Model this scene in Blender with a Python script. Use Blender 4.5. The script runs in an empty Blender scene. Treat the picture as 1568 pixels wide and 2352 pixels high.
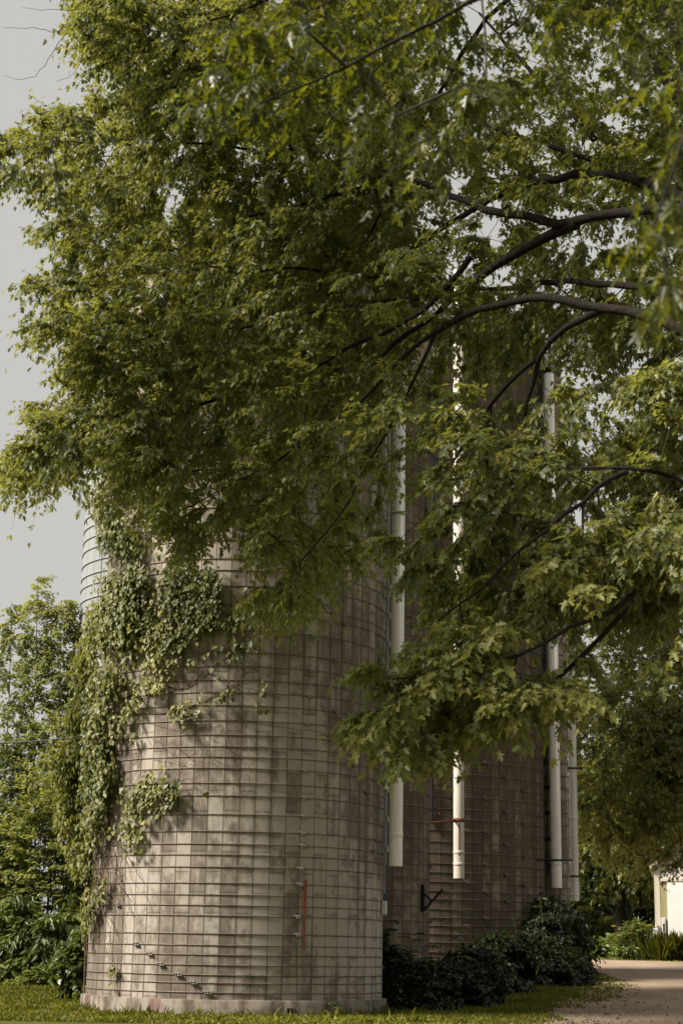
import bpy, math, random
import numpy as np
from mathutils import Matrix, Vector
rng = np.random.default_rng(11)
random.seed(5)
S = bpy.context.scene
COL = S.collection
PI = math.pi
# ------------------------------------------------------------------ camera
F, PX, PY = 3900.0, 784.0, 1176.0          # focal length and centre in units of a 1568 x 2352 picture
TH, RO = math.radians(14.42), math.radians(0.95)
EYE = np.array([0, 0, 1.28])
FW = np.array([0, math.cos(TH), math.sin(TH)])
U0 = np.array([0, -math.sin(TH), math.cos(TH)]); R0 = np.array([1.0, 0, 0])
RT = R0*math.cos(RO) + U0*math.sin(RO)
UP = U0*math.cos(RO) - R0*math.sin(RO)
def ray(x, y):
    return FW + (x-PX)/F*RT + (PY-y)/F*UP
def P(x, y, Y):                             # the place Y metres out that is seen in this direction
    d = ray(x, y); return EYE + d*(Y/d[1])
def Pv(x, y, Y):
    d = FW[None] + ((x-PX)/F)[:, None]*RT[None] + ((PY-y)/F)[:, None]*UP[None]
    return EYE[None] + d*(Y/d[:, 1])[:, None]
GY = np.array([-50, 34, 37, 40, 46, 52, 60, 75, 100, 3000.])
GZ = np.array([0, 0, .06, .2, .44, .65, .87, 1.05, 1.12, 1.15])
def gz(y): return np.interp(y, GY, GZ)
def G(x, y):                                # where the ray meets the ground
    d = ray(x, y)
    for Y in np.arange(26, 160, .1):
        p = EYE + d*(Y/d[1])
        if p[2] <= gz(Y): return p
    return EYE + d*(120/d[1])
# ------------------------------------------------------------------ objects
def tag(o, label=None, cat=None, group=None, kind=None):
    if label: o['label'] = label
    if cat: o['category'] = cat
    if group: o['group'] = group
    if kind: o['kind'] = kind
    return o
def empty(name, loc, label, cat, group=None):
    o = bpy.data.objects.new(name, None); COL.objects.link(o); o.location = loc
    o.empty_display_size = .2
    return tag(o, label, cat, group)
def link(name, me, mat=None, parent=None, loc=None, rotz=0):
    o = bpy.data.objects.new(name, me); COL.objects.link(o)
    if mat is not None and len(me.materials) == 0: me.materials.append(mat)
    if parent is not None: o.parent = parent
    if loc is not None: o.location = loc
    o.rotation_euler = (0, 0, rotz)
    return o
def mesh_np(name, V, loops, sizes, tint=None, uv=None, smooth=False):
    me = bpy.data.meshes.new(name)
    V = np.asarray(V, np.float32); loops = np.asarray(loops, np.int32); sizes = np.asarray(sizes, np.int32)
    me.vertices.add(len(V)); me.vertices.foreach_set('co', V.ravel())
    me.loops.add(len(loops)); me.loops.foreach_set('vertex_index', loops)
    me.polygons.add(len(sizes))
    st = np.zeros(len(sizes), np.int32); st[1:] = np.cumsum(sizes)[:-1]
    me.polygons.foreach_set('loop_start', st)
    me.polygons.foreach_set('use_smooth', np.full(len(sizes), smooth))
    if tint is not None:
        a = me.attributes.new('tint', 'FLOAT', 'POINT'); a.data.foreach_set('value', np.asarray(tint, np.float32))
    if uv is not None:
        l = me.uv_layers.new(name='UVMap'); l.data.foreach_set('uv', np.asarray(uv, np.float32).ravel())
    me.update(calc_edges=True); me.validate()
    return me
class MB:
    """collects shapes into one mesh"""
    def __init__(s): s.v = []; s.f = []; s.sm = []
    def add(s, vs, fs, sm=False):
        b = len(s.v); s.v += [tuple(p) for p in vs]; s.f += [tuple(i+b for i in f) for f in fs]; s.sm += [sm]*len(fs)
    def box(s, x0, y0, z0, x1, y1, z1, M=None, c=0.0):
        if c > 0:
            vs = []
            for z, i in ((z0, c), (z0+c, 0), (z1-c, 0), (z1, c)):
                X0, X1, Y0, Y1 = x0+i, x1-i, y0+i, y1-i
                vs += [(X0+c*(i == 0), Y0, z), (X1-c*(i == 0), Y0, z), (X1, Y0+c*(i == 0), z), (X1, Y1-c*(i == 0), z),
                       (X1-c*(i == 0), Y1, z), (X0+c*(i == 0), Y1, z), (X0, Y1-c*(i == 0), z), (X0, Y0+c*(i == 0), z)]
            fs = [tuple(range(7, -1, -1)), tuple(range(24, 32))]
            for k in range(3):
                for j in range(8): fs.append((k*8+j, k*8+(j+1) % 8, k*8+8+(j+1) % 8, k*8+8+j))
        else:
            vs = [(x0, y0, z0), (x1, y0, z0), (x1, y1, z0), (x0, y1, z0), (x0, y0, z1), (x1, y0, z1), (x1, y1, z1), (x0, y1, z1)]
            fs = [(3, 2, 1, 0), (4, 5, 6, 7), (0, 1, 5, 4), (1, 2, 6, 5), (2, 3, 7, 6), (3, 0, 4, 7)]
        if M is not None: vs = [M @ Vector(v) for v in vs]
        s.add(vs, fs)
    def tube(s, pts, rad, n=10, cap=True):
        pts = [np.array(p, float) for p in pts]; m = len(pts)
        if not hasattr(rad, '__len__'): rad = [rad]*m
        vs = []; ref = None
        for i in range(m):
            t = pts[min(i+1, m-1)] - pts[max(i-1, 0)]; t /= np.linalg.norm(t)+1e-9
            if ref is None:
                ref = np.array([0, 0, 1.0]) if abs(t[2]) < .9 else np.array([1.0, 0, 0])
            a = ref - t*np.dot(ref, t); a /= np.linalg.norm(a); ref = a
            b = np.cross(t, a)
            for k in range(n):
                q = 2*PI*k/n; vs.append(pts[i] + rad[i]*(math.cos(q)*a + math.sin(q)*b))
        fs = []
        for i in range(m-1):
            for k in range(n): fs.append((i*n+k, i*n+(k+1) % n, i*n+n+(k+1) % n, i*n+n+k))
        s.add(vs, fs, True)
        if cap: s.add(vs[:n], [tuple(range(n-1, -1, -1))]); s.add(vs[-n:], [tuple(range(n))])
    def lathe(s, prof, n=64, cx=0, cy=0, closed=False):
        vs = []; m = len(prof)
        for r, z in prof:
            for k in range(n):
                q = 2*PI*k/n; vs.append((cx+r*math.cos(q), cy+r*math.sin(q), z))
        fs = []
        for i in range(m if closed else m-1):
            j = (i+1) % m
            for k in range(n): fs.append((i*n+k, i*n+(k+1) % n, j*n+(k+1) % n, j*n+k))
        s.add(vs, fs, True)
    def mesh(s, name):
        me = bpy.data.meshes.new(name); me.from_pydata(s.v, [], s.f)
        me.polygons.foreach_set('use_smooth', s.sm); me.update(); return me
    def build(s, name, mat, parent=None, loc=None, rotz=0):
        return link(name, s.mesh(name), mat, parent, loc, rotz)
# ------------------------------------------------------------------ materials
ALB = .80                                   # every base colour is given a shade high; this brings all of them to real reflectance
class NT:
    def __init__(s, name):
        s.m = bpy.data.materials.new(name); s.m.use_nodes = True; s.t = s.m.node_tree; s.t.nodes.clear()
        s.out = s.t.nodes.new('ShaderNodeOutputMaterial')
    def n(s, typ, ins=None, **kw):
        o = s.t.nodes.new('ShaderNode'+typ)
        for k, v in kw.items(): setattr(o, k, v)
        for k, v in (ins or {}).items():
            if isinstance(v, bpy.types.NodeSocket): s.t.links.new(v, o.inputs[k])
            else: o.inputs[k].default_value = v
        return o
    def math(s, op, a, b=0.0, clamp=False):
        return s.n('Math', {0: a, 1: b}, operation=op, use_clamp=clamp).outputs[0]
    def mix(s, f, a, b, mode='MIX'):
        o = s.t.nodes.new('ShaderNodeMix'); o.data_type = 'RGBA'; o.blend_type = mode
        for i, v in ((0, f), (6, a), (7, b)):
            if isinstance(v, bpy.types.NodeSocket): s.t.links.new(v, o.inputs[i])
            else: o.inputs[i].default_value = (*v, 1) if hasattr(v, '__len__') and len(v) == 3 else v
        return o.outputs[2]
    def ramp(s, f, stops, interp='LINEAR'):
        o = s.n('ValToRGB', {0: f}); r = o.color_ramp; r.interpolation = interp
        while len(r.elements) < len(stops): r.elements.new(.5)
        for e, (p, c) in zip(r.elements, stops):
            e.position = p; e.color = (*c, 1) if hasattr(c, '__len__') else (c, c, c, 1)
        return o.outputs[0]
    def noise(s, scale, detail=4, rough=.55, vec=None, **kw):
        i = {'Scale': scale, 'Detail': detail, 'Roughness': rough}
        if vec is not None: i['Vector'] = vec
        return s.n('TexNoise', i, **kw).outputs[0]
    def obj(s): return s.n('TexCoord').outputs['Object']
    def mapping(s, vec, scale=(1, 1, 1), loc=(0, 0, 0)):
        return s.n('Mapping', {'Vector': vec, 'Scale': scale, 'Location': loc}).outputs[0]
    def bump(s, h, strength=.5, dist=.02):
        return s.n('Bump', {'Height': h, 'Strength': strength, 'Distance': dist}).outputs[0]
    def pbsdf(s, col, rough=.8, normal=None, metal=0.0, spec=.5):
        col = s.mix(1.0, col, (ALB, ALB, ALB), 'MULTIPLY')
        i = {'Base Color': col, 'Roughness': rough, 'Metallic': metal, 'Specular IOR Level': spec}
        if normal is not None: i['Normal'] = normal
        return s.n('BsdfPrincipled', i).outputs[0]
    def done(s, sh):
        s.t.links.new(sh, s.out.inputs[0]); return s.m

def leaf_mat(name, lo, mid, hi, under, trans, tfac=.35, rough=.42, spec=.45):
    t = NT(name)
    a = t.n('Attribute', attribute_name='tint').outputs['Fac']
    c = t.ramp(a, [(0, lo), (.5, mid), (.85, hi), (1, tuple(min(.4, x*1.35) for x in hi))])
    n = t.noise(9, 2, .5, t.obj())
    c = t.mix(t.math('MULTIPLY', n, .5), c, tuple(x*.6 for x in lo))
    bf = t.n('NewGeometry').outputs['Backfacing']
    cu = t.mix(a, tuple(x*.75 for x in under), under)
    c2 = t.mix(bf, c, cu)
    p = t.pbsdf(c2, rough, spec=spec)
    tr = t.n('BsdfTranslucent', {'Color': t.mix(1.0, t.mix(a, tuple(x*.6 for x in trans), trans), (ALB, ALB, ALB), 'MULTIPLY')}).outputs[0]
    return t.done(t.n('MixShader', {0: tfac, 1: p, 2: tr}).outputs[0])

def stave_mat(name, light, mid, dark, bias, streak=.0, joint=.45):
    t = NT(name)
    uv = t.n('TexCoord').outputs['UV']
    sp = t.n('SeparateXYZ', {0: uv}); u, v = sp.outputs[0], sp.outputs[1]
    fu = t.math('FLOOR', u)
    off = t.math('MULTIPLY', t.math('MODULO', fu, 2.0), .5)
    vv = t.math('ADD', t.math('DIVIDE', v, .78), off)
    fv = t.math('FLOOR', vv)
    cell = t.n('CombineXYZ', {0: fu, 1: fv}).outputs[0]
    wn = t.n('TexWhiteNoise', {'Vector': cell}).outputs['Value']
    wn2 = t.n('TexWhiteNoise', {'Vector': t.n('CombineXYZ', {0: fu, 1: 7.3}).outputs[0]}).outputs['Value']
    o = t.obj()
    big = t.noise(.42, 3, .5, t.mapping(o, (1, 1, .55)))
    med = t.noise(4.5, 8, .66, t.mapping(o, (1, 1, .8)))
    fine = t.noise(38, 6, .7, o)
    # each stave takes up damp at its edges: dark seen in from its border with a ragged outline
    eu = t.math('ABSOLUTE', t.math('SUBTRACT', t.math('FRACT', u), .5))
    ev = t.math('ABSOLUTE', t.math('SUBTRACT', t.math('FRACT', vv), .5))
    edge = t.math('MAXIMUM', t.math('MULTIPLY', eu, 1.0), t.math('MULTIPLY', ev, .95))
    s = t.math('ADD', t.math('MULTIPLY', wn, .25), t.math('MULTIPLY', wn2, .22))
    s = t.math('ADD', s, t.math('MULTIPLY', t.math('SUBTRACT', big, .5), 1.25))
    s = t.math('ADD', s, t.math('MULTIPLY', t.math('SUBTRACT', med, .5), 1.3))
    s = t.math('SUBTRACT', s, t.math('MULTIPLY', t.math('MAXIMUM', 0.0, t.math('SUBTRACT', t.math('ADD', edge, t.math('MULTIPLY', t.math('SUBTRACT', med, .5), .9)), .36)), 1.1))
    if streak:
        st = t.noise(3.2, 5, .6, t.mapping(o, (1.2, 1.2, .07)))
        s = t.math('SUBTRACT', s, t.math('MULTIPLY', t.math('SUBTRACT', st, .45), streak))
    s = t.math('ADD', s, bias-.14)
    c = t.ramp(s, [(.06, dark), (.26, tuple(.6*a+.4*b for a, b in zip(dark, mid))), (.42, mid), (.54, light), (1, tuple(x*1.08 for x in light))])
    c = t.mix(t.math('MULTIPLY', fine, .35), c, tuple(x*.75 for x in mid))
    ju = t.math('GREATER_THAN', eu, .478)
    jv = t.math('GREATER_THAN', ev, .4885)
    j = t.math('MAXIMUM', ju, jv)
    c = t.mix(t.math('MULTIPLY', j, joint), c, (.05, .043, .035))
    run = t.ramp(t.noise(2.1, 4, .6, t.mapping(o, (1.6, 1.6, .06), (5, 2, 0))), [(.60, 0.), (.74, .38)])
    c = t.mix(run, c, (.17, .10, .062))
    h = t.math('SUBTRACT', t.math('ADD', t.math('MULTIPLY', med, .6), t.math('MULTIPLY', fine, .4)), t.math('MULTIPLY', jv, .6))
    return t.done(t.pbsdf(c, .9, t.bump(h, .5, .012), spec=.25))

def simple(name, c1, c2, scale=6, rough=.6, metal=0.0, spec=.4, bump=.2, vs=(1, 1, 1), det=6):
    t = NT(name); o = t.mapping(t.obj(), vs)
    n = t.noise(scale, det, .62, o); n2 = t.noise(scale*7, 3, .6, o)
    f = t.math('ADD', t.math('MULTIPLY', n, .75), t.math('MULTIPLY', n2, .25))
    c = t.ramp(f, [(.34, c1), (.64, c2)])
    return t.done(t.pbsdf(c, rough, t.bump(f, bump, .01), metal, spec))

M = {}
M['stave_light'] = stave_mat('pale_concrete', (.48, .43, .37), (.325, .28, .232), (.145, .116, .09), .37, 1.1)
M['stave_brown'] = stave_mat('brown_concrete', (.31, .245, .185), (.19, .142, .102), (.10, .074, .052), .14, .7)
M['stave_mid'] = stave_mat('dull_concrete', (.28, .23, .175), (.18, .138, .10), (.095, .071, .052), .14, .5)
M['stave_flare_pale'] = stave_mat('flare_pale_concrete', (.335, .345, .355), (.32, .33, .34), (.30, .31, .32), .5, 0, .1)  # light concrete made paler and flatter: lens flare put into the colour
M['hoop'] = simple('rusty_steel_hoop', (.13, .075, .05), (.26, .22, .19), 5, .55, .3)
M['hoop_grey'] = simple('grey_steel_hoop', (.10, .085, .07), (.22, .20, .18), 5, .5, .4)
M['cast'] = simple('cast_iron', (.20, .17, .14), (.36, .33, .29), 20, .6, .2)
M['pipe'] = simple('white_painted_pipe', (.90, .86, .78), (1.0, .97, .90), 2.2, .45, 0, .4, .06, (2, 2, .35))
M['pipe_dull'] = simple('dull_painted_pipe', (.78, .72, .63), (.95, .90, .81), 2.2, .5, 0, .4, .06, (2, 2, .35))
M['pipe_mid'] = simple('toned_down_pipe', (.50, .45, .38), (.66, .60, .52), 2.2, .5, 0, .4, .06, (2, 2, .35))  # darker copy of the white pipe paint, offsetting the sun on one pipe
M['galv'] = simple('galvanised_steel', (.30, .31, .32), (.46, .47, .48), 5, .42, .5)
M['black'] = simple('black_steel', (.012, .011, .010), (.03, .026, .022), 8, .55, .3)
M['rust'] = simple('rust', (.09, .03, .015), (.19, .075, .035), 12, .8)
M['red'] = simple('red_oxide_paint', (.22, .05, .022), (.38, .10, .045), 5, .7, vs=(4, 4, 1))
M['white'] = simple('white_plastic', (.66, .65, .62), (.76, .75, .72), 5, .4, bump=.02)
M['blue'] = simple('blue_handle', (.02, .05, .12), (.03, .08, .2), 5, .5)
M['cable'] = simple('black_cable', (.015, .014, .013), (.025, .024, .022), 5, .6)
M['stem'] = simple('vine_stem', (.085, .05, .03), (.2, .13, .085), 14, .85)
M['green_stem'] = simple('green_stem', (.05, .06, .02), (.10, .10, .035), 12, .8)
def bark_mat(name, a, b):
    t = NT(name); o = t.obj()
    n = t.noise(7, 8, .7, o); n2 = t.noise(30, 4, .6, t.mapping(o, (1, 1, .3)))
    f = t.math('ADD', t.math('MULTIPLY', n, .6), t.math('MULTIPLY', n2, .4))
    return t.done(t.pbsdf(t.ramp(f, [(.32, a), (.66, b)]), .9, t.bump(f, 1.0, .05), spec=.2))
M['bark'] = bark_mat('maple_bark', (.008, .006, .0045), (.032, .023, .017))
M['twig'] = simple('twig_bark', (.02, .013, .009), (.05, .033, .024), 10, .85)
M['maple'] = leaf_mat('maple_leaf', (0.095, 0.112, 0.029), (0.194, 0.216, 0.052), (0.379, 0.378, 0.085), (.215, .235, .105), (0.548, 0.562, 0.080), .37, .48, .5)
M['maple_near'] = leaf_mat('near_maple_leaf', (0.032, 0.041, 0.008), (0.069, 0.081, 0.011), (0.137, 0.132, 0.014), (.085, .105, .03), (0.252, 0.274, 0.011), .42, .4)  # darker copy of the maple leaf; shade on the near boughs is in the colour
M['maple_far'] = leaf_mat('far_maple_leaf', (0.044, 0.061, 0.011), (0.094, 0.110, 0.018), (0.176, 0.182, 0.026), (0.143, 0.154, 0.066), (0.330, 0.341, 0.033), .42, .5)
M['vine'] = leaf_mat('vine_leaf', (0.101, 0.118, 0.036), (0.221, 0.225, 0.063), (0.384, 0.360, 0.089), (0.240, 0.270, 0.116), (0.403, 0.420, 0.063), .3, .5, .35)
M['bush'] = leaf_mat('bush_leaf', (0.050, 0.069, 0.018), (0.096, 0.122, 0.028), (0.182, 0.199, 0.042), (0.165, 0.183, 0.090), (0.231, 0.290, 0.038), .3, .38, .5)
M['weed'] = leaf_mat('weed_leaf', (0.070, 0.102, 0.025), (0.132, 0.178, 0.040), (0.248, 0.271, 0.062), (0.171, 0.202, 0.093), (0.310, 0.373, 0.047), .3, .42)
M['sapling'] = leaf_mat('sapling_leaf', (0.128, 0.163, 0.045), (0.254, 0.294, 0.076), (0.482, 0.445, 0.099), (0.330, 0.305, 0.195), (0.658, 0.689, 0.129), .4, .45)
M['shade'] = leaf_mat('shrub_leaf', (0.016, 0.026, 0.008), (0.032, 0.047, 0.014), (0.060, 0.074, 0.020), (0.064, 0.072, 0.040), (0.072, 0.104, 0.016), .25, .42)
M['grass'] = leaf_mat('grass_blade', (0.076, 0.094, 0.011), (0.166, 0.176, 0.020), (0.276, 0.248, 0.031), (0.179, 0.182, 0.033), (0.345, 0.353, 0.023), .3, .6, .2)
M['flower'] = simple('yellow_petal', (.5, .33, .02), (.62, .42, .03), 9, .7)
M['litter'] = leaf_mat('dry_leaf', (.085, .055, .030), (.16, .105, .06), (.25, .18, .11), (.2, .14, .09), (.1, .07, .03), .1, .8, .2)

# footing concrete with run-off stains
t = NT('footing_concrete'); o = t.obj()
n = t.noise(3, 8, .65, o); st = t.noise(2.6, 5, .6, t.mapping(o, (1.6, 1.6, .22)))
c = t.ramp(t.math('ADD', t.math('MULTIPLY', n, .45), t.math('MULTIPLY', st, .6)), [(.36, (.06, .046, .033)), (.47, (.14, .113, .086)), (.56, (.25, .215, .178)), (.7, (.32, .28, .24))])
rs = t.ramp(t.noise(1.35, 3, .5, t.mapping(o, (1, 1, .2), (3, 1, 0))), [(.61, 0.), (.68, .8)])
c = t.mix(rs, c, (.12, .05, .028))
M['footing'] = t.done(t.pbsdf(c, .9, t.bump(n, .5, .02), spec=.25))
# lawn soil and road
t = NT('lawn'); o = t.obj()
n = t.noise(.55, 5, .6, o); n2 = t.noise(14, 6, .7, o)
f = t.math('ADD', t.math('MULTIPLY', n, .6), t.math('MULTIPLY', n2, .4))
M['lawn'] = t.done(t.pbsdf(t.ramp(f, [(.3, (.055, .060, .014)), (.48, (.095, .105, .02)), (.62, (.13, .13, .03)), (.75, (.15, .125, .06))]), .95, t.bump(n2, .9, .05), spec=.1))
t = NT('dirt_road'); o = t.obj()
n = t.noise(.7, 5, .6, t.mapping(o, (1, .45, 1))); n2 = t.noise(11, 8, .75, o); n3 = t.n('TexVoronoi', {'Vector': o, 'Scale': 26.0}).outputs[0]
f = t.math('ADD', t.math('MULTIPLY', n, .55), t.math('MULTIPLY', n2, .45))
c = t.ramp(f, [(.30, (.20, .14, .09)), (.46, (.34, .25, .172)), (.58, (.44, .335, .24)), (.72, (.52, .41, .315))])
c = t.mix(t.ramp(n3, [(.0, .45), (.25, 0.)]), c, (.36, .31, .26))
M['road'] = t.done(t.pbsdf(c, .95, t.bump(t.math('ADD', n2, t.math('MULTIPLY', n3, .5)), .8, .04), spec=.15))
# ------------------------------------------------------------------ leaves
HALF = {'maple': [(0, 0), (.14, .04), (.31, -.03), (.22, .12), (.14, .22), (.33, .30), (.55, .50), (.34, .46), (.09, .40), (.15, .62), (.24, .74), (.09, .78), (0, 1)],
        'maple_narrow': [(0, 0), (.32, -.02), (.17, .19), (.54, .50), (.15, .44), (.21, .72), (0, 1)],
        'maple_simple': [(0, 0), (.33, .0), (.19, .2), (.54, .5), (.15, .46), (.18, .72), (0, 1)],
        'heart': [(0, 0), (.2, -.13), (.46, 0), (.5, .3), (.3, .66), (0, 1)],
        'lance': [(0, 0), (.13, .22), (.16, .5), (.08, .8), (0, 1)],
        'oval': [(0, 0), (.26, .28), (.26, .6), (0, 1)],
        'kite': [(0, 0), (.34, .38), (0, 1)], 'straw': [(0, 0), (.045, .1), (.04, .55), (0, 1)], 'blade': [(0, 0), (.008, .3), (.007, .7), (0, 1)]}
def leaves(name, pos, tip, nrm, size, shape, mat, parent, tint=None, fold=.28, curl=.18):
    """One mesh of many folded leaf blades; tip and nrm are directions for every leaf."""
    h = np.array(HALF[shape]); k = len(h); N = len(pos)
    tip = tip/(np.linalg.norm(tip, axis=1, keepdims=True)+1e-9)
    side = np.cross(tip, nrm); side /= np.linalg.norm(side, axis=1, keepdims=True)+1e-9
    up = np.cross(side, tip)
    inner = [i for i in range(k) if h[i, 0] > 0]
    loc = [(x, y) for x, y in h] + [(-h[i, 0], h[i, 1]) for i in inner]
    loc = np.array(loc); m = len(loc)
    fo = fold*(.4+1.2*rng.random(N)); cu = curl*(.2+1.6*rng.random(N)); wd = .85+.35*rng.random(N)
    X = loc[None, :, 0]*wd[:, None]; Y = np.repeat(loc[None, :, 1], N, 0)
    Z = np.abs(X)*fo[:, None] - cu[:, None]*Y**2 + .10*(rng.random((N, m))-.5)*(np.abs(X) > .2)
    V = pos[:, None] + size[:, None, None]*(X[..., None]*side[:, None] + Y[..., None]*tip[:, None] + Z[..., None]*up[:, None])
    right = list(range(k))
    left = [0] + [k+j for j in range(len(inner))] + [k-1]
    one = np.array(right + left[::-1]); sz = [k, len(left)]
    loops = (one[None]+(np.arange(N)*m)[:, None]).ravel()
    if tint is None: tint = rng.random(N)
    me = mesh_np(name, V.reshape(-1, 3), loops, np.tile(sz, N), np.repeat(tint, m), smooth=True)
    return link(name, me, mat, parent)
def unit(v): return v/(np.linalg.norm(v, axis=-1, keepdims=True)+1e-9)
def rnd(n): return unit(rng.normal(size=(n, 3)))
def sprays(pos, direc, nsub=5, pairs=6, L=.45, size=.1, droop=.5, spread=.75, jit=.35, flat=.45, Ls=1.0):
    """Leaf places on small twigs that fan out from every spot: positions, tip directions, normals, sizes, spot index and the twig segments."""
    n = len(pos)
    idx = np.repeat(np.arange(n), nsub)
    d = unit(direc[idx]*.9 + rnd(n*nsub)*np.array([1, 1, flat])*spread - np.array([0, 0, .25*droop]))
    ln = L*(.5+.8*rng.random(n*nsub))*(Ls[idx] if hasattr(Ls, '__len__') else Ls)
    o = pos[idx] - d*ln[:, None]*.15
    tt = (np.arange(pairs)+.7)/pairs
    q = np.repeat(np.arange(n*nsub), pairs*2)
    tv = np.tile(np.repeat(tt, 2), n*nsub) + .08*rng.normal(size=len(q))
    sd = np.tile(np.tile([1., -1.], pairs), n*nsub)
    p = o[q] + d[q]*(tv*ln[q])[:, None] - np.array([0, 0, 1])*(droop*.35*ln[q]*tv**2)[:, None]
    lat = unit(np.cross(d, np.array([0, 0, 1.]))+1e-6)[q]*sd[:, None]
    tip = unit(d[q]*.55 + lat*.75 - np.array([0, 0, 1])*droop*(.3+.9*rng.random(len(q)))[:, None] + rnd(len(q))*jit)
    nrm = unit(np.array([0, 0, 1.]) + rnd(len(q))*.65 + d[q]*.25)
    p = p + tip*size*.35
    sz = size*(.6+.65*rng.random(len(q)))
    e = o + d*ln[:, None] - np.array([0, 0, 1])*(droop*.35*ln)[:, None]
    return p, tip, nrm, sz, idx[q], (o, o*.5+e*.5+d*0+np.array([0, 0, .04]), e)
def segs_mesh(name, A, B, ra, rb, mat, parent, n=4):
    """Straight thin tubes from A to B, as one mesh of branchwork."""
    N = len(A); t = unit(B-A)
    ref = np.where(np.abs(t[:, 2:3]) < .9, np.array([[0, 0, 1.]]), np.array([[1., 0, 0]]))
    a = unit(np.cross(t, ref)); b = np.cross(t, a)
    q = 2*PI*np.arange(n)/n
    ring = np.cos(q)[None, :, None]*a[:, None] + np.sin(q)[None, :, None]*b[:, None]
    V = np.concatenate([A[:, None]+ring*ra[:, None, None], B[:, None]+ring*rb[:, None, None]], 1).reshape(-1, 3)
    one = np.array([[k, (k+1) % n, n+(k+1) % n, n+k] for k in range(n)]).ravel()
    loops = (one[None]+(np.arange(N)*2*n)[:, None]).ravel()
    return link(name, mesh_np(name, V, loops, np.full(N*n, 4), smooth=True), mat, parent)
def resample(pts, step):
    pts = np.array(pts, float); d = np.r_[0, np.cumsum(np.linalg.norm(np.diff(pts, axis=0), axis=1))]
    n = max(2, int(d[-1]/step)+1); s = np.linspace(0, d[-1], n)
    # smooth through the given points
    out = np.stack([np.interp(s, d, pts[:, k]) for k in range(3)], 1)
    for _ in range(2):
        o2 = out.copy(); o2[1:-1] = (out[:-2]+2*out[1:-1]+out[2:])/4; out = o2
    return out
def grow(limbs, targets, step=.3, ang=.7):
    """Joins every target to the nearest fitting branch, nearest first. limbs: resampled polylines. Returns nodes, parents and the node of each target."""
    N = []; par = []; dr = []
    for L in limbs:
        b = len(N)
        for i, p in enumerate(L):
            N.append(p); par.append(b+i-1 if i else -1)
            t = L[min(i+1, len(L)-1)]-L[max(i-1, 0)]; dr.append(t/(np.linalg.norm(t)+1e-9))
    base = np.array(N)
    dmin = np.array([np.min(np.sum((base-t)**2, 1)) for t in targets])
    cap = len(N)+len(targets)*8+10
    A = np.zeros((cap, 3)); D = np.zeros((cap, 3)); n = len(N)
    A[:n] = N; D[:n] = dr; tn = np.zeros(len(targets), int)
    for ti in np.argsort(dmin):
        t = targets[ti]; v = t-A[:n]; ds = np.linalg.norm(v, axis=1)+1e-6
        cs = np.sum(v*D[:n], 1)/ds
        k = int(np.argmin(ds*(1+ang*(1-cs)))); L = ds[k]
        m = int(min(6, max(1, round(L/.45)))); p0 = A[k].copy(); d0 = D[k]; prev = k
        bend = d0*L*.22 + np.array([0, 0, .10*L])
        for j in range(1, m+1):
            s = j/m; q = p0+(t-p0)*s + bend*s*(1-s)*1.4 + (rng.normal(size=3)*.03*L if j < m else 0)
            A[n] = q; dd = q-A[prev]; D[n] = dd/(np.linalg.norm(dd)+1e-9); par.append(prev); prev = n; n += 1
        tn[ti] = prev
    return A[:n], np.array(par), tn, D[:n], len(N)
def radii(nodes, par, r_tip, p=2.3, rmax=.12):
    acc = np.zeros(len(nodes)); kids = np.zeros(len(nodes), bool)
    for i in range(len(nodes)-1, -1, -1):
        if acc[i] == 0: acc[i] = r_tip**p
        if par[i] >= 0: acc[par[i]] += acc[i]
    return np.minimum(acc**(1/p), rmax)
def inpoly(x, y, poly):
    poly = np.array(poly, float); c = np.zeros(len(x), bool); j = len(poly)-1
    for i in range(len(poly)):
        xi, yi = poly[i]; xj, yj = poly[j]
        c ^= ((yi > y) != (yj > y)) & (x < (xj-xi)*(y-yi)/(yj-yi+1e-9)+xi); j = i
    return c
def wob(p, f, s):
    """a smooth random field, -1..1"""
    r = np.random.default_rng(s); o = 0
    for _ in range(5):
        k = r.normal(size=3)*f; o = o + np.sin(p@k+r.random()*6.28)
    return o/2.6
def fill(poly, n, Y0, Y1, gaps=(), clump=.5, seed=1, ysl=0):
    """n spots in the part of space that lies behind this outline between two distances, clumped."""
    poly = np.array(poly, float); lo = poly.min(0); hi = poly.max(0); out = []; cnt = 0
    while cnt < n:
        x = lo[0]+(hi[0]-lo[0])*rng.random(6000); y = lo[1]+(hi[1]-lo[1])*rng.random(6000)
        ok = inpoly(x, y, poly)
        dens = np.ones(6000)
        for gx, gy, rx, ry, f in gaps:
            dens *= 1-f*np.exp(-(((x-gx)/rx)**2+((y-gy)/ry)**2)*1.2)
        Y = Y0+(Y1-Y0)*rng.random(6000)
        p = Pv(x, y, Y)
        dens *= np.clip(1+clump*1.6*wob(p*np.array([.9, .9, 1.7])+np.array([0, 0, .5])*p[:, :1], 1.0, seed), .02, 1.6)/1.6
        ok &= rng.random(6000) < dens
        p = p[ok]; out.append(p); cnt += len(p)
    return np.concatenate(out)[:n]

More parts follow.
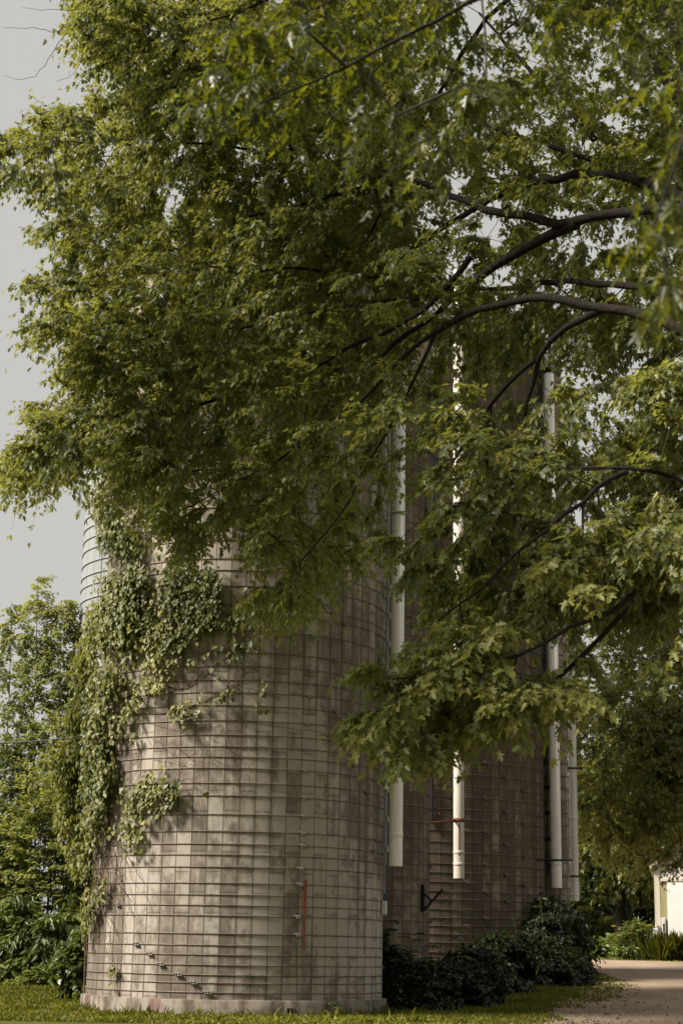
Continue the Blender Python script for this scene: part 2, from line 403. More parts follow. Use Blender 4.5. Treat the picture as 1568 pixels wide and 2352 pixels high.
# ------------------------------------------------------------------ world and light
SUN_EL, SUN_AZ = math.radians(44), math.radians(-109)   # azimuth from +Y towards +X
S.world = bpy.data.worlds.new('World'); S.world.use_nodes = True
wt = S.world.node_tree; wt.nodes.clear()
wo = wt.nodes.new('ShaderNodeOutputWorld'); bg = wt.nodes.new('ShaderNodeBackground')
sk = wt.nodes.new('ShaderNodeTexSky'); sk.sky_type = 'NISHITA'; sk.sun_disc = False
sk.sun_elevation = SUN_EL; sk.sun_rotation = SUN_AZ; sk.air_density = 1.0; sk.dust_density = 3.0
mx = wt.nodes.new('ShaderNodeMix'); mx.data_type = 'RGBA'; mx.inputs[0].default_value = .9
wt.links.new(sk.outputs[0], mx.inputs[6]); mx.inputs[7].default_value = (5.6, 5.45, 5.05, 1)   # an even veil of bright cloud
wt.links.new(mx.outputs[2], bg.inputs[0]); bg.inputs[1].default_value = .0563
wt.links.new(bg.outputs[0], wo.inputs[0])
sl = bpy.data.lights.new('sun', 'SUN'); sl.energy = 4.9; sl.angle = math.radians(14); sl.color = (1, .93, .82)
so = bpy.data.objects.new('sun', sl); COL.objects.link(so)
sd = Vector((math.sin(SUN_AZ)*math.cos(SUN_EL), math.cos(SUN_AZ)*math.cos(SUN_EL), math.sin(SUN_EL)))
so.rotation_euler = sd.to_track_quat('Z', 'Y').to_euler(); so.location = sd*60
S.view_settings.view_transform = 'Standard'; S.view_settings.look = 'None'; S.view_settings.exposure = 0.98; S.view_settings.gamma = 1
cam = bpy.data.cameras.new('camera'); co = bpy.data.objects.new('camera', cam); COL.objects.link(co)
cam.sensor_fit = 'VERTICAL'; cam.sensor_height = 36; cam.lens = 36*F/2352; cam.clip_start = .1; cam.clip_end = 6000
co.matrix_world = Matrix(((RT[0], UP[0], -FW[0], EYE[0]), (RT[1], UP[1], -FW[1], EYE[1]), (RT[2], UP[2], -FW[2], EYE[2]), (0, 0, 0, 1)))
cam.dof.use_dof = True; cam.dof.focus_distance = 33; cam.dof.aperture_fstop = 3.2
S.camera = co
S.cycles.max_bounces = 6; S.cycles.diffuse_bounces = 3; S.cycles.glossy_bounces = 2; S.cycles.transmission_bounces = 4; S.cycles.transparent_max_bounces = 4
S.cycles.use_denoising = True

# ------------------------------------------------------------------ ground, road, grass
ys = np.unique(np.r_[-60, -20, 0, 10, 20, np.arange(26, 110, .5), 120, 160, 240, 400, 900, 3000.])
xs = np.r_[-2500, -300, -60, np.arange(-30, 31, 2.), 60, 300, 2500]
X, Y = np.meshgrid(xs, ys); V = np.stack([X, Y, gz(Y)], -1).reshape(-1, 3)
nx = len(xs); ii = (np.arange(len(ys)-1)[:, None]*nx+np.arange(nx-1)[None]).ravel()
L = np.stack([ii, ii+1, ii+1+nx, ii+nx], 1)
tag(link('ground', mesh_np('ground', V, L.ravel(), np.full(len(L), 4), smooth=True), M['lawn']), kind='structure')
edge = np.array([G(*q) for q in ((1080, 2420), (1165, 2349), (1262, 2318), (1332, 2284), (1372, 2254), (1380, 2236))])
print('road edge', edge.round(2).tolist())
ye = edge[:, 1]; xe = edge[:, 0]
rows = [y for y in ys if 0 <= y <= 78]
def road_left(y):
    x = np.interp(y, np.r_[0, ye], np.r_[2.2, xe])
    turn = np.clip((y-57)/7, 0, 1); turn = turn*turn*(3-2*turn)
    return x*(1-turn) + (-14)*turn + .18*math.sin(y*1.7) + .12*math.sin(y*4.1)
def road_right(y):
    t_ = np.clip((y-66)/10, 0, 1); return np.interp(y, np.r_[0, ye], np.r_[8, xe+6.5]) + 1.5 - 18*t_**2
RV = []; nc = 12
for y in rows:
    a, b = road_left(y), max(road_right(y), road_left(y)+.2)
    for k in range(nc+1): RV.append((a+(b-a)*k/nc, y, gz(y)+.006))
RF = [(r*(nc+1)+k, r*(nc+1)+k+1, (r+1)*(nc+1)+k+1, (r+1)*(nc+1)+k) for r in range(len(rows)-1) for k in range(nc)]
me = bpy.data.meshes.new('road'); me.from_pydata(RV, [], RF); me.update()
tag(link('road', me, M['road']), kind='structure')
SILO1 = P(542, 2175, 36.6)[:2]; R1 = 3.05
SILO2 = P(773, 2180, 41.0)[:2]; R2 = 2.15
SILO3 = P(945, 2180, 51.2)[:2]; R3 = 3.9
def outside(p, m=.0):
    k = np.ones(len(p), bool)
    for c, r in ((SILO1, R1+.1), (SILO2, R2), (SILO3, R3)): k &= np.hypot(p[:, 0]-c[0], p[:, 1]-c[1]) > r+m
    return k
def scatter(n, x0, x1, y0, y1):
    p = np.stack([x0+(x1-x0)*rng.random(n), y0+(y1-y0)*rng.random(n)], 1); return p
gp = np.concatenate([scatter(70000, -9, 4.5, 30, 40), scatter(45000, -14, -3, 38, 46), scatter(50000, -1, 8, 38, 58), scatter(9000, -2, 16, 58, 80)])
gp = gp[outside(gp)]
rl = np.array([road_left(y) for y in gp[:, 1]]); rr = np.array([road_right(y) for y in gp[:, 1]])
into = np.minimum(gp[:, 0]-rl, rr-gp[:, 0])
patch = wob(np.c_[gp, gp[:, 0]*0], 2.2, 4)*.5+wob(np.c_[gp, gp[:, 0]*0], .9, 9)*.5
keep = rng.random(len(gp)) < np.clip(np.where(into > -2.2, .55-.42*into+.3*patch, 1.1+.6*patch), 0.0, 1)
keep &= into < 1.0
gp = gp[keep]; N = len(gp)
pos = np.c_[gp, gz(gp[:, 1])]
tip = unit(np.c_[rng.normal(size=(N, 2))*.6, np.ones(N)])
ring = rng.random(2600)*2*PI; rad_ = R1+.12+.22*rng.random(2600)**2
rp = SILO1+np.stack([np.cos(ring), np.sin(ring)], 1)*rad_[:, None]; rp = rp[rng.random(2600) < np.clip(.5+.6*wob(np.c_[rp, 0*ring], 2.5, 6), .05, 1)]
tf = scatter(900, -9, 3, 30.5, 45); tf = tf[outside(tf)]; tf = np.repeat(tf[:120], 22, 0)+rng.normal(size=(len(tf[:120])*22, 2))*.06
N2 = len(rp)+len(tf); tall = .05+.15*rng.random(N2)**2
tp2 = unit(np.c_[rng.normal(size=(N2, 2))*.5, np.ones(N2)])
tag(leaves('tall_grass', np.c_[np.concatenate([rp, tf]), gz(np.concatenate([rp, tf])[:, 1])], tp2, unit(np.c_[rng.normal(size=(N2, 2)), .3*np.ones(N2)]), tall*1.1, 'straw', M['grass'], None, None, .2, .6), kind='stuff')
leaves('grass', pos, tip, unit(np.c_[rng.normal(size=(N, 2)), .3*np.ones(N)]), .03+.055*rng.random(N)**1.5, 'kite', M['grass'], None,
       np.clip(.45+.3*wob(pos, .8, 3)+.25*rng.normal(size=N), 0, 1), .2, .5)
tag(bpy.data.objects['grass'], kind='stuff')
lp = np.concatenate([scatter(9000, .5, 8, 30, 58), scatter(1500, -6, 2, 30.5, 36)]); lp = lp[outside(lp)]
rl = np.array([road_left(y) for y in lp[:, 1]]); q = lp[:, 0]-rl
lp = lp[rng.random(len(lp)) < np.exp(-(q/1.5)**2)*.9+.07]; N = len(lp)
leaves('leaf_litter', np.c_[lp, gz(lp[:, 1])+.012], unit(np.c_[rng.normal(size=(N, 2)), .15*rng.normal(size=N)]), unit(np.c_[.5*rng.normal(size=(N, 2)), np.ones(N)]),
       .03+.05*rng.random(N), 'oval', M['litter'], None)
tag(bpy.data.objects['leaf_litter'], kind='stuff')

# ------------------------------------------------------------------ silos
def stave_wall(R, z0, z1, ns, gap=.010):
    nz = [z0, z1]; ang = 2*PI/ns; g = gap/R; V = []; 
    prof = []
    for k in range(ns):
        a = k*ang
        prof += [(R-.014, a, k), (R, a+g*.6, k+g*.6/ang), (R+.0, a+ang*.5, k+.5), (R, a+ang-g*.6, k+1-g*.6/ang), (R-.014, a+ang-1e-4, k+1)]
    m = len(prof)
    for z in nz: V += [(r*math.cos(a), r*math.sin(a), z) for r, a, u in prof]
    Ls = []; uv = []
    for i in range(m):
        j = (i+1) % m; uj = prof[j][2] if j else prof[i][2]
        Ls += [i, j, m+j, m+i]; uv += [(prof[i][2], z0), (uj, z0), (uj, z1), (prof[i][2], z1)]
    return mesh_np('wall', V, Ls, np.full(m, 4), uv=uv)
def torus(R, r, n=120, k=6):
    b = MB(); b.lathe([(R+r*math.cos(2*PI*i/k), r*math.sin(2*PI*i/k)) for i in range(k)], n, closed=True); return b.mesh('hoop')
def turnbuckle_mesh(s=1.0):
    """cast lug: two cheeks, two bolt barrels and nuts, long axis along the hoop; local +X is outward"""
    b = MB()
    b.tube([(.035, -.075*s, .028*s), (.035, .075*s, .028*s)], .019*s, 8); b.tube([(.035, -.06*s, -.028*s), (.035, .09*s, -.028*s)], .019*s, 8)
    b.box(.012, -.05*s, -.05*s, .062, -.03*s, .05*s, c=.006); b.box(.012, .03*s, -.05*s, .062, .05*s, .05*s, c=.006)
    b.box(.005, -.03*s, -.015*s, .04, .03*s, .015*s)
    b.tube([(.035, .09*s, -.028*s), (.035, .112*s, -.028*s)], .028*s, 6); b.tube([(.035, -.097*s, .028*s), (.035, -.075*s, .028*s)], .028*s, 6)
    b.tube([(.035, -.135*s, .028*s), (.035, -.09*s, .028*s)], .009*s, 6)
    return b.mesh('turnbuckle')
TB = turnbuckle_mesh(.72); TB.materials.append(M['cast'])
TBD = turnbuckle_mesh(.85); TBD.materials.append(M['hoop_grey'])
def toward(c, alpha):                         # angle round a silo, alpha from the side that faces the camera (positive to its right)
    az = math.atan2(c[0], c[1]); return math.atan2(-math.cos(alpha-az), math.sin(alpha-az))
def silo(c, R, z1, mat, hoops, hoopmat, ns, label, foot=.3, lugs=(), rod=.0095, sag=None):
    z0 = float(gz(c[1]-R)) - .05
    r = empty('silo', (c[0], c[1], z0), label, 'silo', 'concrete farm silos')
    link('wall', stave_wall(R, 0 if not foot else foot-z0-.02, z1-z0, ns), mat, r)
    if foot:
        b = MB(); h = foot-z0
        b.lathe([(R-.3, h), (R+.085, h), (R+.10, h-.015), (R+.10, -.25)], 128); b.build('footing', M['footing'], r)
    b = MB(); b.lathe([(R-.25, 0.), (R+.012, 0.), (R+.012, -.10), (R-.02, -.10)], 96); b.build('rim', M['stave_mid'], r, (0, 0, z1-z0))
    T = torus(R+rod, rod); T.materials.append(hoopmat)
    lug = dict(lugs)
    for i, z in enumerate(hoops):
        hp = link('hoop', T, None, r, (0, 0, z-z0))
        hp.rotation_euler = (rng.normal()*.0006, rng.normal()*.0006, rng.random()*6)
        base = hp.rotation_euler[2]
        for al in lug.get(i, ()):
            k = link('turnbuckle', TB if c is SILO1 else TBD, None, hp); a = toward(c, al)-base
            k.location = ((R+.004)*math.cos(a), (R+.004)*math.sin(a), 0); k.rotation_euler = (0, 0, a)
    return r, z0
def zat(y, x, Y): return float(P(x, y, Y)[2])
hy = [2280, 2258, 2239, 2217, 2193, 2171, 2144, 2102.5, 2079, 2055, 2028, 1991, 1963, 1938, 1909, 1870, 1827, 1798, 1764, 1738, 1714, 1688, 1655, 1620, 1590, 1562, 1530, 1498, 1449, 1410, 1390, 1345, 1309, 1283, 1240, 1205, 1165, 1120, 1075]
hz1 = [zat(y, 490, 33.58) for y in hy]
while hz1[-1] < 15.2: hz1.append(hz1[-1]+.42)
def al1(x): return math.asin(max(-.99, min(.99, (x-542)/337)))
lug1 = {0: [al1(485)], 1: [al1(455)], 2: [al1(423)], 3: [al1(385)], 4: [al1(360)], 5: [al1(330)], 6: [al1(672)], 7: [al1(671)], 8: [al1(284)], 9: [al1(264)],
        10: [al1(675)], 11: [al1(675)], 13: [al1(678), al1(842)], 14: [al1(678), al1(850)], 15: [al1(680)], 16: [al1(680)], 17: [al1(824)], 18: [al1(680)], 19: [al1(792)], 20: [al1(681)],
        21: [al1(764)], 22: [al1(684)], 23: [al1(748)], 24: [al1(686)], 25: [al1(768)], 26: [al1(690)], 27: [al1(745)], 28: [al1(692)], 29: [al1(765)], 31: [al1(694)], 12: [al1(222)]}
s1, z01 = silo(SILO1, R1, 15.6, M['stave_light'], hz1, M['hoop'], 62, 'nearest and widest pale concrete silo, vine on its left flank, on a low footing', .30, lug1)
# galvanised dome, conduit with insulators and a switch box on the nearest silo
def dome(r, R, z, h, mat, nrib=24):
    b = MB(); b.lathe([(R*math.cos(a)+.05, h*math.sin(a)) for a in np.linspace(0, 1.5, 9)], 96); d = b.build('roof', mat, r, (0, 0, z))
    b = MB()
    for k in range(nrib):
        a = 2*PI*k/nrib
        b.tube([((R*math.cos(q)+.06)*math.cos(a), (R*math.cos(q)+.06)*math.sin(a), h*math.sin(q)+.01) for q in np.linspace(0, 1.45, 8)], .035, 5)
    b.build('rib', mat, d); return d
M['dome'] = simple('pale_dome_steel', (.22, .22, .21), (.32, .32, .31), 4, .5, .2)
dome(s1, R1, 15.6-z01, 1.5, M['dome'])
for al, rr_, z_lo in ((1.36, .018, 3.0), (1.30, .012, 2.4)):
    a = toward(SILO1, al); q = np.array([math.cos(a), math.sin(a)])*(R1+.08)
    b = MB(); b.tube([(q[0], q[1], z_lo-z01), (q[0], q[1], 15-z01)], rr_, 8); cd = b.build('conduit', M['galv'], s1)
    if al == 1.36:
        for zz in np.arange(z_lo+.3, 9, .62):
            b = MB(); b.lathe([(.0, -.06), (.035, -.06), (.045, -.03), (.03, 0), (.045, .03), (.035, .06), (0, .06)], 10); b.build('insulator', M['white'], cd, (q[0]*1.012, q[1]*1.012, zz-z01))
a = toward(SILO1, 1.335); q = np.array([math.cos(a), math.sin(a)])*(R1+.07); zc = zat(2085, 870, 36)
b = MB(); b.box(-.05, -.05, -.14, .05, .05, .14, c=.012); sw = b.build('switch_box', M['white'], s1, (q[0], q[1], zc-z01), a)
b = MB(); b.tube([(0, 0, .13), (-.01, .0, .35), (0, .02, .52)], .02, 8); b.build('lever', M['blue'], sw)
# silos behind
def hoops_up(z, z1, s0, s1_):
    o = []
    while z < z1:
        o.append(z); f = (z/z1)**1.6; z += (s0+(s1_-s0)*f)*(.82+.36*rng.random())
    return o
h2 = hoops_up(.6, 14.6, .27, .6)
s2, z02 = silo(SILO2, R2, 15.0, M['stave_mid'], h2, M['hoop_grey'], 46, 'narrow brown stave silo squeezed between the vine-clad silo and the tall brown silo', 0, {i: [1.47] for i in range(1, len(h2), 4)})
dome(s2, R2, 15.0-z02, 1.2, M['dome'])
h3 = hoops_up(.75, 19.0, .235, .85)
def al3(x): return math.asin(max(-.99, min(.99, (x-945)/303)))
lug3 = {}
for i in range(1, len(h3)):
    lug3[i] = [al3((1102, 1187, 1146)[i % 3])] + ([al3(1062)] if i % 5 == 0 else [])
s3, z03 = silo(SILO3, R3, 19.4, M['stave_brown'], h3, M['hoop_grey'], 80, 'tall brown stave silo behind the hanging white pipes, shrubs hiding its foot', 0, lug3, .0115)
dome(s3, R3, 19.4-z03, 2.4, M['dome'], 40)
a = toward(SILO3, 1.42); q = np.array([math.cos(a), math.sin(a)])*(R3+.10)
b = MB(); b.tube([(q[0], q[1], 3), (q[0], q[1], 18.5)], .035, 8); cd = b.build('conduit', M['black'], s3)
for zz in np.arange(3.3, 14, .75):
    b = MB(); b.box(-.06, -.06, -.05, .14, .06, .05, c=.01); b.build('standoff', M['black'], cd, (q[0], q[1], zz), a+rng.normal()*.3)
a = toward(SILO3, al3(986)); q = np.array([math.cos(a), math.sin(a)])*(R3+.07)
b = MB(); b.tube([(q[0], q[1], 4.2), (q[0], q[1], 18.5)], .05, 8); b.build('conduit', M['black'], s3)
# unloading chute: a half-round stave column on the right flank of the tall silo
a = toward(SILO3, 1.50); q = np.array([math.cos(a), math.sin(a)])*(R3+.30)
ch = link('chute', stave_wall(.40, .5, 19.0, 9, .012), M['stave_light'], s3, (q[0], q[1], 0))
T = torus(.412, .012, 40); T.materials.append(M['hoop_grey'])
for i, z in enumerate(np.arange(1.2, 18.8, .36)):
    hp = link('chute_hoop', T, None, ch, (0, 0, float(z)))
# pale silo far at the left edge
SILO4 = P(376, 2172, 48.0)[:2]; R4 = 2.75
h4 = hoops_up(1, 17.5, .33, .40)
T4 = simple('pale_hoop', (.36, .38, .40), (.42, .44, .46), 5, .5, .1)
s4, z04 = silo(SILO4, R4, 17.8, M['stave_flare_pale'], h4, T4, 40, 'flare-paled silo far behind, its pale edge showing left of the vine-clad silo', 0, {}, .016)
dome(s4, R4, 17.8-z04, 1.2, M['dome'])
# black bracket bolted to the narrow silo
a = toward(SILO2, 1.12); q = np.array([math.cos(a), math.sin(a)])*(R2+.03); zc = zat(2062, 957, 39.8)-z02
b = MB(); b.box(-.04, -.05, -.30, .05, .05, .30, c=.008); bk = b.build('bracket', M['black'], s2, (q[0], q[1], zc), a)
b = MB(); b.tube([(.04, 0, -.26), (.42, .16, .20)], .028, 6); b.tube([(.04, 0, .10), (.22, .06, -.08)], .028, 6); b.build('brace', M['black'], bk)
# ------------------------------------------------------------------ blower pipes
def pipe(x_bot, y_bot, Yd, rad, top_z, mat, label, joints=(), clamps=(), elbow=None):
    p = P(x_bot, y_bot, Yd); r = empty('blower_pipe', tuple(p), label, 'pipe', 'white blower pipes hanging beside the silos')
    H = top_z-p[2]
    b = MB(); b.lathe([(rad-.006, .0), (rad, .0), (rad, .006), (rad, H), (rad-.006, H), (rad-.006, 0)], 40); b.build('tube', mat, r)
    for y in joints:
        z = zat(y, x_bot, Yd)-p[2]; b = MB(); b.lathe([(rad+.001, -.05), (rad+.007, -.045), (rad+.007, .045), (rad+.001, .05)], 40); b.build('joint_sleeve', mat, r, (0, 0, z))
    for y, dx, ln, m in clamps:
        z = zat(y, x_bot, Yd)-p[2]
        b = MB(); b.lathe([(rad+.001, -.025), (rad+.012, -.025), (rad+.012, .025), (rad+.001, .025)], 40); cl = b.build('clamp', M[m], r, (0, 0, z))
        b = MB()
        for s in (-1, 1): b.tube([(dx, s*(rad+.02), 0), (dx+ln, s*(rad+.02), .01)], .016, 8)
        b.build('clamp_rod', M[m], cl)
    if elbow:
        b = MB(); er = elbow[0]; dirx, diry = elbow[1]
        pts = [(dirx*er*(1-math.cos(q)), diry*er*(1-math.cos(q)), H-.02+er*math.sin(q)) for q in np.linspace(0, PI*elbow[2], 14)]
        b.tube(pts, rad+.012, 24); e = b.build('elbow', M['galv'], r)
        b = MB(); b.lathe([(rad+.002, -.06), (rad+.035, -.06), (rad+.035, -.0), (rad+.02, 0), (rad+.02, -.16), (rad+.002, -.16)], 32); b.build('flange', M['black'], e, (0, 0, H))
    return r
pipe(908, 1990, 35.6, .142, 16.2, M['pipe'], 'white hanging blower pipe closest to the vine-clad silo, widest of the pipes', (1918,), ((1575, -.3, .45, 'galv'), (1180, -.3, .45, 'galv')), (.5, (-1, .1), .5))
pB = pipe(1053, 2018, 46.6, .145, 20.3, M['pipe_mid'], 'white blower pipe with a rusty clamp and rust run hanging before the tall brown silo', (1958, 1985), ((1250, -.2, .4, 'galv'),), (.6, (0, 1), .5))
zc = zat(1884, 1053, 46.6)-pB.location[2]
b = MB(); b.lathe([(.146, -.05), (.16, -.05), (.16, .05), (.146, .05)], 40); cl = b.build('clamp', M['rust'], pB, (0, 0, zc)); cl['label'] = 'rusty clamp'
w0 = np.array(pB.location); e = P(966, 1893, 43.2)-w0
b = MB(); b.tube([(-.12, -.08, zc), (e[0], e[1], e[2])], .028, 8); b.tube([(-.1, .1, zc), (e[0]*.55, e[1]*.55, zc+.03)], .02, 8); b.build('brace_rod', M['rust'], pB)['label'] = 'rusty brace rod reaching left'
b = MB(); b.box(-.012, -.15, -.95, .028, -.1452, -.06); b.build('rust_run', M['rust'], pB, (-.0, 0, zc))
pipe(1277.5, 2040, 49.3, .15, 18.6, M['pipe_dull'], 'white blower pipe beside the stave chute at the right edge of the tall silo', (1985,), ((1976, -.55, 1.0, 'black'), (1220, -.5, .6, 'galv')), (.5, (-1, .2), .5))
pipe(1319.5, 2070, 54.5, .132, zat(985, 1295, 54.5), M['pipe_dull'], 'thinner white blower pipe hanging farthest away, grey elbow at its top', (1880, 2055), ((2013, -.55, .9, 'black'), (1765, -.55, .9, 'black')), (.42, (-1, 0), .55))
# red strip hanging on the silo hoops
def on_silo1(x, y, off=.0):
    d = ray(x, y); a = d[0]**2+d[1]**2; bb = -2*(d[0]*SILO1[0]+d[1]*SILO1[1]); cc = SILO1@SILO1-(R1+off)**2
    q = bb*bb-4*a*cc
    if q < 0: return None
    return EYE + d*((-bb-math.sqrt(q))/(2*a))
p0, p1 = on_silo1(697, 2180, .03), on_silo1(699, 2021, .03); al = math.asin((698-542)/337); a = toward(SILO1, al)
st = empty('steel_strip', tuple(p0), 'thin rust red steel strip hanging upright on the hoops of the nearest silo', 'strip'); H = p1[2]-p0[2]
b = MB(); b.box(0, -.033, H*.58, .014, .033, H, c=.003); b.build('upper_plate', M['red'], st, None, a)
b = MB(); b.box(.002, -.018, 0, .013, .022, H*.58-.002, c=.003); b.build('lower_blade', M['red'], st, None, a)
# drain gap with a broken board in the footing
p = on_silo1(672, 2327, .10); a = toward(SILO1, math.asin((672-542)/350))
dr = empty('drain_opening', tuple(p), 'dark drain gap with splintered board low in the silo footing', 'drain')
b = MB(); b.box(-.06, -.13, -.10, .006, .07, .10, c=.02); b.build('hole_shade_block', M['black'], dr, None, a)  # solid black block stands for the shade inside the opening
b = MB(); b.box(-.02, -.02, -.16, .03, .03, .07, Matrix.Translation((.03, .03, 0)) @ Matrix.Rotation(.5, 4, 'X')); b.build('board', M['twig'], dr, None, a)

# ------------------------------------------------------------------ trees
def limb_mesh(name, pts, r0, r1, mat, parent, n=9, swell=.0):
    pts = np.array(pts); m = len(pts); s = np.linspace(0, 1, m)
    rad = r0+(r1-r0)*s**.8
    b = MB(); b.tube(pts, list(rad), n); return b.build(name, mat, parent)
def path(pts, step=.3):
    """limb through places given as (x, y, distance)"""
    q = resample([P(*p) if len(p) == 3 else p[:3] for p in pts], step)
    k = np.sin(np.linspace(0, PI, len(q)))[:, None]; s_ = rng.random(3)*6; u = np.arange(len(q))[:, None]*step
    return q+k*.022*np.sin(u*1.5+s_)+k*.02*np.sin(u*3.7+s_*2)+k*.016*rng.normal(size=q.shape)
def tree(name, base, label, cat, trunk, limbs, spots, leaf, mats, nsub=5, pairs=6, L=.45, size=.1, droop=.5, shape='maple', tip=.004, group=None, spread=.75, twigs=True, rmax=.12, out=None, ang=.7, fold=.28, drop=None, Ls=1.0):
    r = empty(name, (0, 0, 0), label, cat, group); r.location = base; B = np.array(base)
    lm, tw = mats
    for pts, r0, r1, nm in [(resample(trunk[0], .5), trunk[1], trunk[2], 'trunk')] + [(p, a, c, 'limb') for p, a, c in limbs]:
        limb_mesh(nm, pts-B, r0, r1, lm, r)
    A, par, tn, D, nb = grow([resample(trunk[0], .5)]+[p for p, a, c in limbs], spots, ang=ang)
    rd = radii(A, par, tip, rmax=rmax)
    if twigs:
        e = np.arange(nb, len(A)); pa = par[e]
        ra = np.minimum(rd[pa], rd[e]*1.35)
        segs_mesh('branches', A[pa]-B, A[e]-B, ra, rd[e], tw, r, 5)
    d = unit(D[tn]+(0 if out is None else unit(spots-np.array(out))*.5))
    p, tp, nr, sz, ix, (a, m_, e) = sprays(spots, d, nsub, pairs, L, size, droop, spread, Ls=Ls)
    if twigs:
        N = len(a); q = np.full(N, tip*.8)
        segs_mesh('twigs', np.concatenate([a, m_])-B, np.concatenate([m_, e])-B, np.r_[q, q*.8], np.r_[q*.8, q*.4], tw, r, 3)
    ct = np.clip(.42+.30*wob(spots, .55, 8)+.14*rng.normal(size=len(spots)), 0, 1)
    tint = np.clip(ct[ix]+.24*rng.normal(size=len(p)), 0, 1)
    k = outside(p, .02)
    if drop is not None: k &= ~drop(p)
    leaves('foliage', (p-B)[k], tp[k], nr[k], sz[k], shape, leaf, r, tint[k], fold)
    print(name, 'leaves', int(k.sum()))
    return r

# the old maple whose trunk stands just outside the picture
TX, TY = 5.7, 21.5
trunkM = ([(TX, TY, -.2), (TX+.05, TY, 2.5), (TX-.05, TY+.1, 5), (TX+.1, TY+.3, 8), (TX, TY+.5, 11.5), (TX-.3, TY+.8, 15)], .48, .12)
def j(z): return (TX, TY+.2, z, 0)
limbs = [
 (path([j(5.6), (1660, 560, 21), (1568, 470, 21), (1499, 415, 21.5), (1409, 400, 22), (1309, 405, 22.5), (1214, 420, 23), (1109, 460, 23.5), (1050, 500, 24), (960, 560, 24.5), (860, 640, 25)]), .15, .03),
 (path([j(5.0), (1660, 500, 20), (1568, 475, 20.4), (1484, 475, 20.8), (1409, 487, 21.2), (1324, 510, 21.6), (1234, 507, 22), (1154, 492, 22.5), (1084, 470, 23), (1024, 445, 23.5), (934, 405, 24), (900, 395, 24.5), (820, 430, 25), (700, 470, 25.5), (560, 500, 26)]), .13, .025),
 (path([(1324, 512, 21.6), (1264, 540, 22), (1184, 575, 22.4), (1124, 615, 22.8), (1054, 680, 23.2), (1019, 710, 23.5), (934, 765, 24), (840, 850, 24.5), (740, 960, 25)]), .085, .02),
 (path([j(4.2), (1680, 790, 19), (1568, 752, 19.3), (1484, 720, 19.6), (1384, 696, 20), (1284, 688, 20.4), (1209, 688, 20.8), (1134, 700, 21.2), (1084, 716, 21.5), (1024, 745, 22), (940, 800, 22.6), (850, 900, 23.2)]), .125, .03),
 (path([(1400, 702, 20), (1359, 715, 20.1), (1299, 735, 20.3), (1259, 780, 20.6), (1234, 819, 20.9), (1219, 859, 21.1), (1209, 920, 21.3), (1200, 990, 21.4)]), .06, .02),
 (path([(1228, 826, 20.9), (1184, 859, 21.2), (1134, 914, 21.5), (1104, 979, 21.8), (1050, 1060, 22.2), (990, 1120, 22.6)]), .035, .012),
 (path([j(7.0), (1650, 470, 23), (1568, 440, 23.3), (1459, 395, 23.7), (1359, 370, 24), (1284, 340, 24.4), (1234, 325, 24.7), (1150, 300, 25), (1060, 270, 25.5)]), .10, .03),
 (path([(1364, 320, 24), (1334, 280, 24.2), (1284, 230, 24.5), (1229, 180, 24.8), (1170, 110, 25.2), (1100, 30, 25.6)]), .06, .02),
 (path([j(10), (1500, -40, 22.5), (1250, -60, 23), (1084, 60, 23.6), (1064, 130, 23.8), (1019, 190, 24), (979, 260, 24.2), (939, 310, 24.4), (916, 380, 24.6), (890, 450, 24.8), (840, 560, 25.2)]), .08, .02),
 (path([(985, 250, 24.2), (934, 280, 24.6), (870, 300, 25), (780, 330, 25.5), (640, 350, 26), (480, 330, 26.5), (330, 320, 27), (180, 330, 27.4)]), .05, .012),
 (path([j(11), (1300, -160, 22.6), (1000, -130, 23.6), (760, -60, 24.6), (560, 20, 25.4), (400, 80, 26), (280, 110, 26.4)]), .07, .014),
 (path([j(5.4), (1640, 690, 20.5), (1499, 675, 21), (1409, 655, 21.5), (1334, 642, 22), (1259, 640, 22.5), (1204, 655, 23), (1084, 670, 23.5), (960, 690, 24.2), (800, 700, 25), (600, 740, 26), (440, 790, 26.6), (300, 830, 27)]), .08, .014),
 (path([(1080, 590, 23), (1010, 690, 23.4), (890, 760, 24), (740, 830, 25), (560, 900, 25.8), (380, 960, 26.5), (240, 980, 27), (120, 1010, 27.3)]), .05, .012),
 (path([(860, 640, 25), (700, 620, 25.6), (520, 620, 26.2), (360, 620, 26.8), (200, 640, 27.2)]), .03, .010),
 (path([(850, 900, 23.2), (760, 990, 24), (640, 1060, 25), (520, 1120, 26), (420, 1170, 26.6)]), .03, .010),
 (path([(1000, 760, 22.2), (940, 900, 22.4), (860, 1050, 22.8), (780, 1180, 23.4), (690, 1290, 24)]), .03, .010),
 # low bough over the pipes
 (path([j(3.4), (1650, 1240, 16.6), (1500, 1330, 16.5), (1390, 1440, 16.4), (1310, 1530, 16.4), (1260, 1590, 16.3), (1209, 1630, 16.3), (1150, 1675, 16.2), (1100, 1705, 16.1), (1010, 1700, 16), (920, 1690, 15.9), (850, 1690, 15.8)]), .075, .010),
 (path([j(3.8), (1640, 1130, 18), (1480, 1080, 18.2), (1384, 1070, 18.4), (1264, 1070, 18.7), (1184, 1075, 19), (1104, 1085, 19.3), (1010, 1110, 19.6)]), .055, .010),
 (path([(1434, 1085, 18), (1370, 1110, 17.6), (1300, 1180, 17.3), (1200, 1270, 17.1), (1100, 1360, 17), (1000, 1430, 16.9)]), .035, .009),
 (path([(1500, 1330, 16.5), (1400, 1400, 15.8), (1280, 1480, 15.4), (1140, 1530, 15.2), (1000, 1560, 15.1), (900, 1560, 15)]), .035, .009),
]
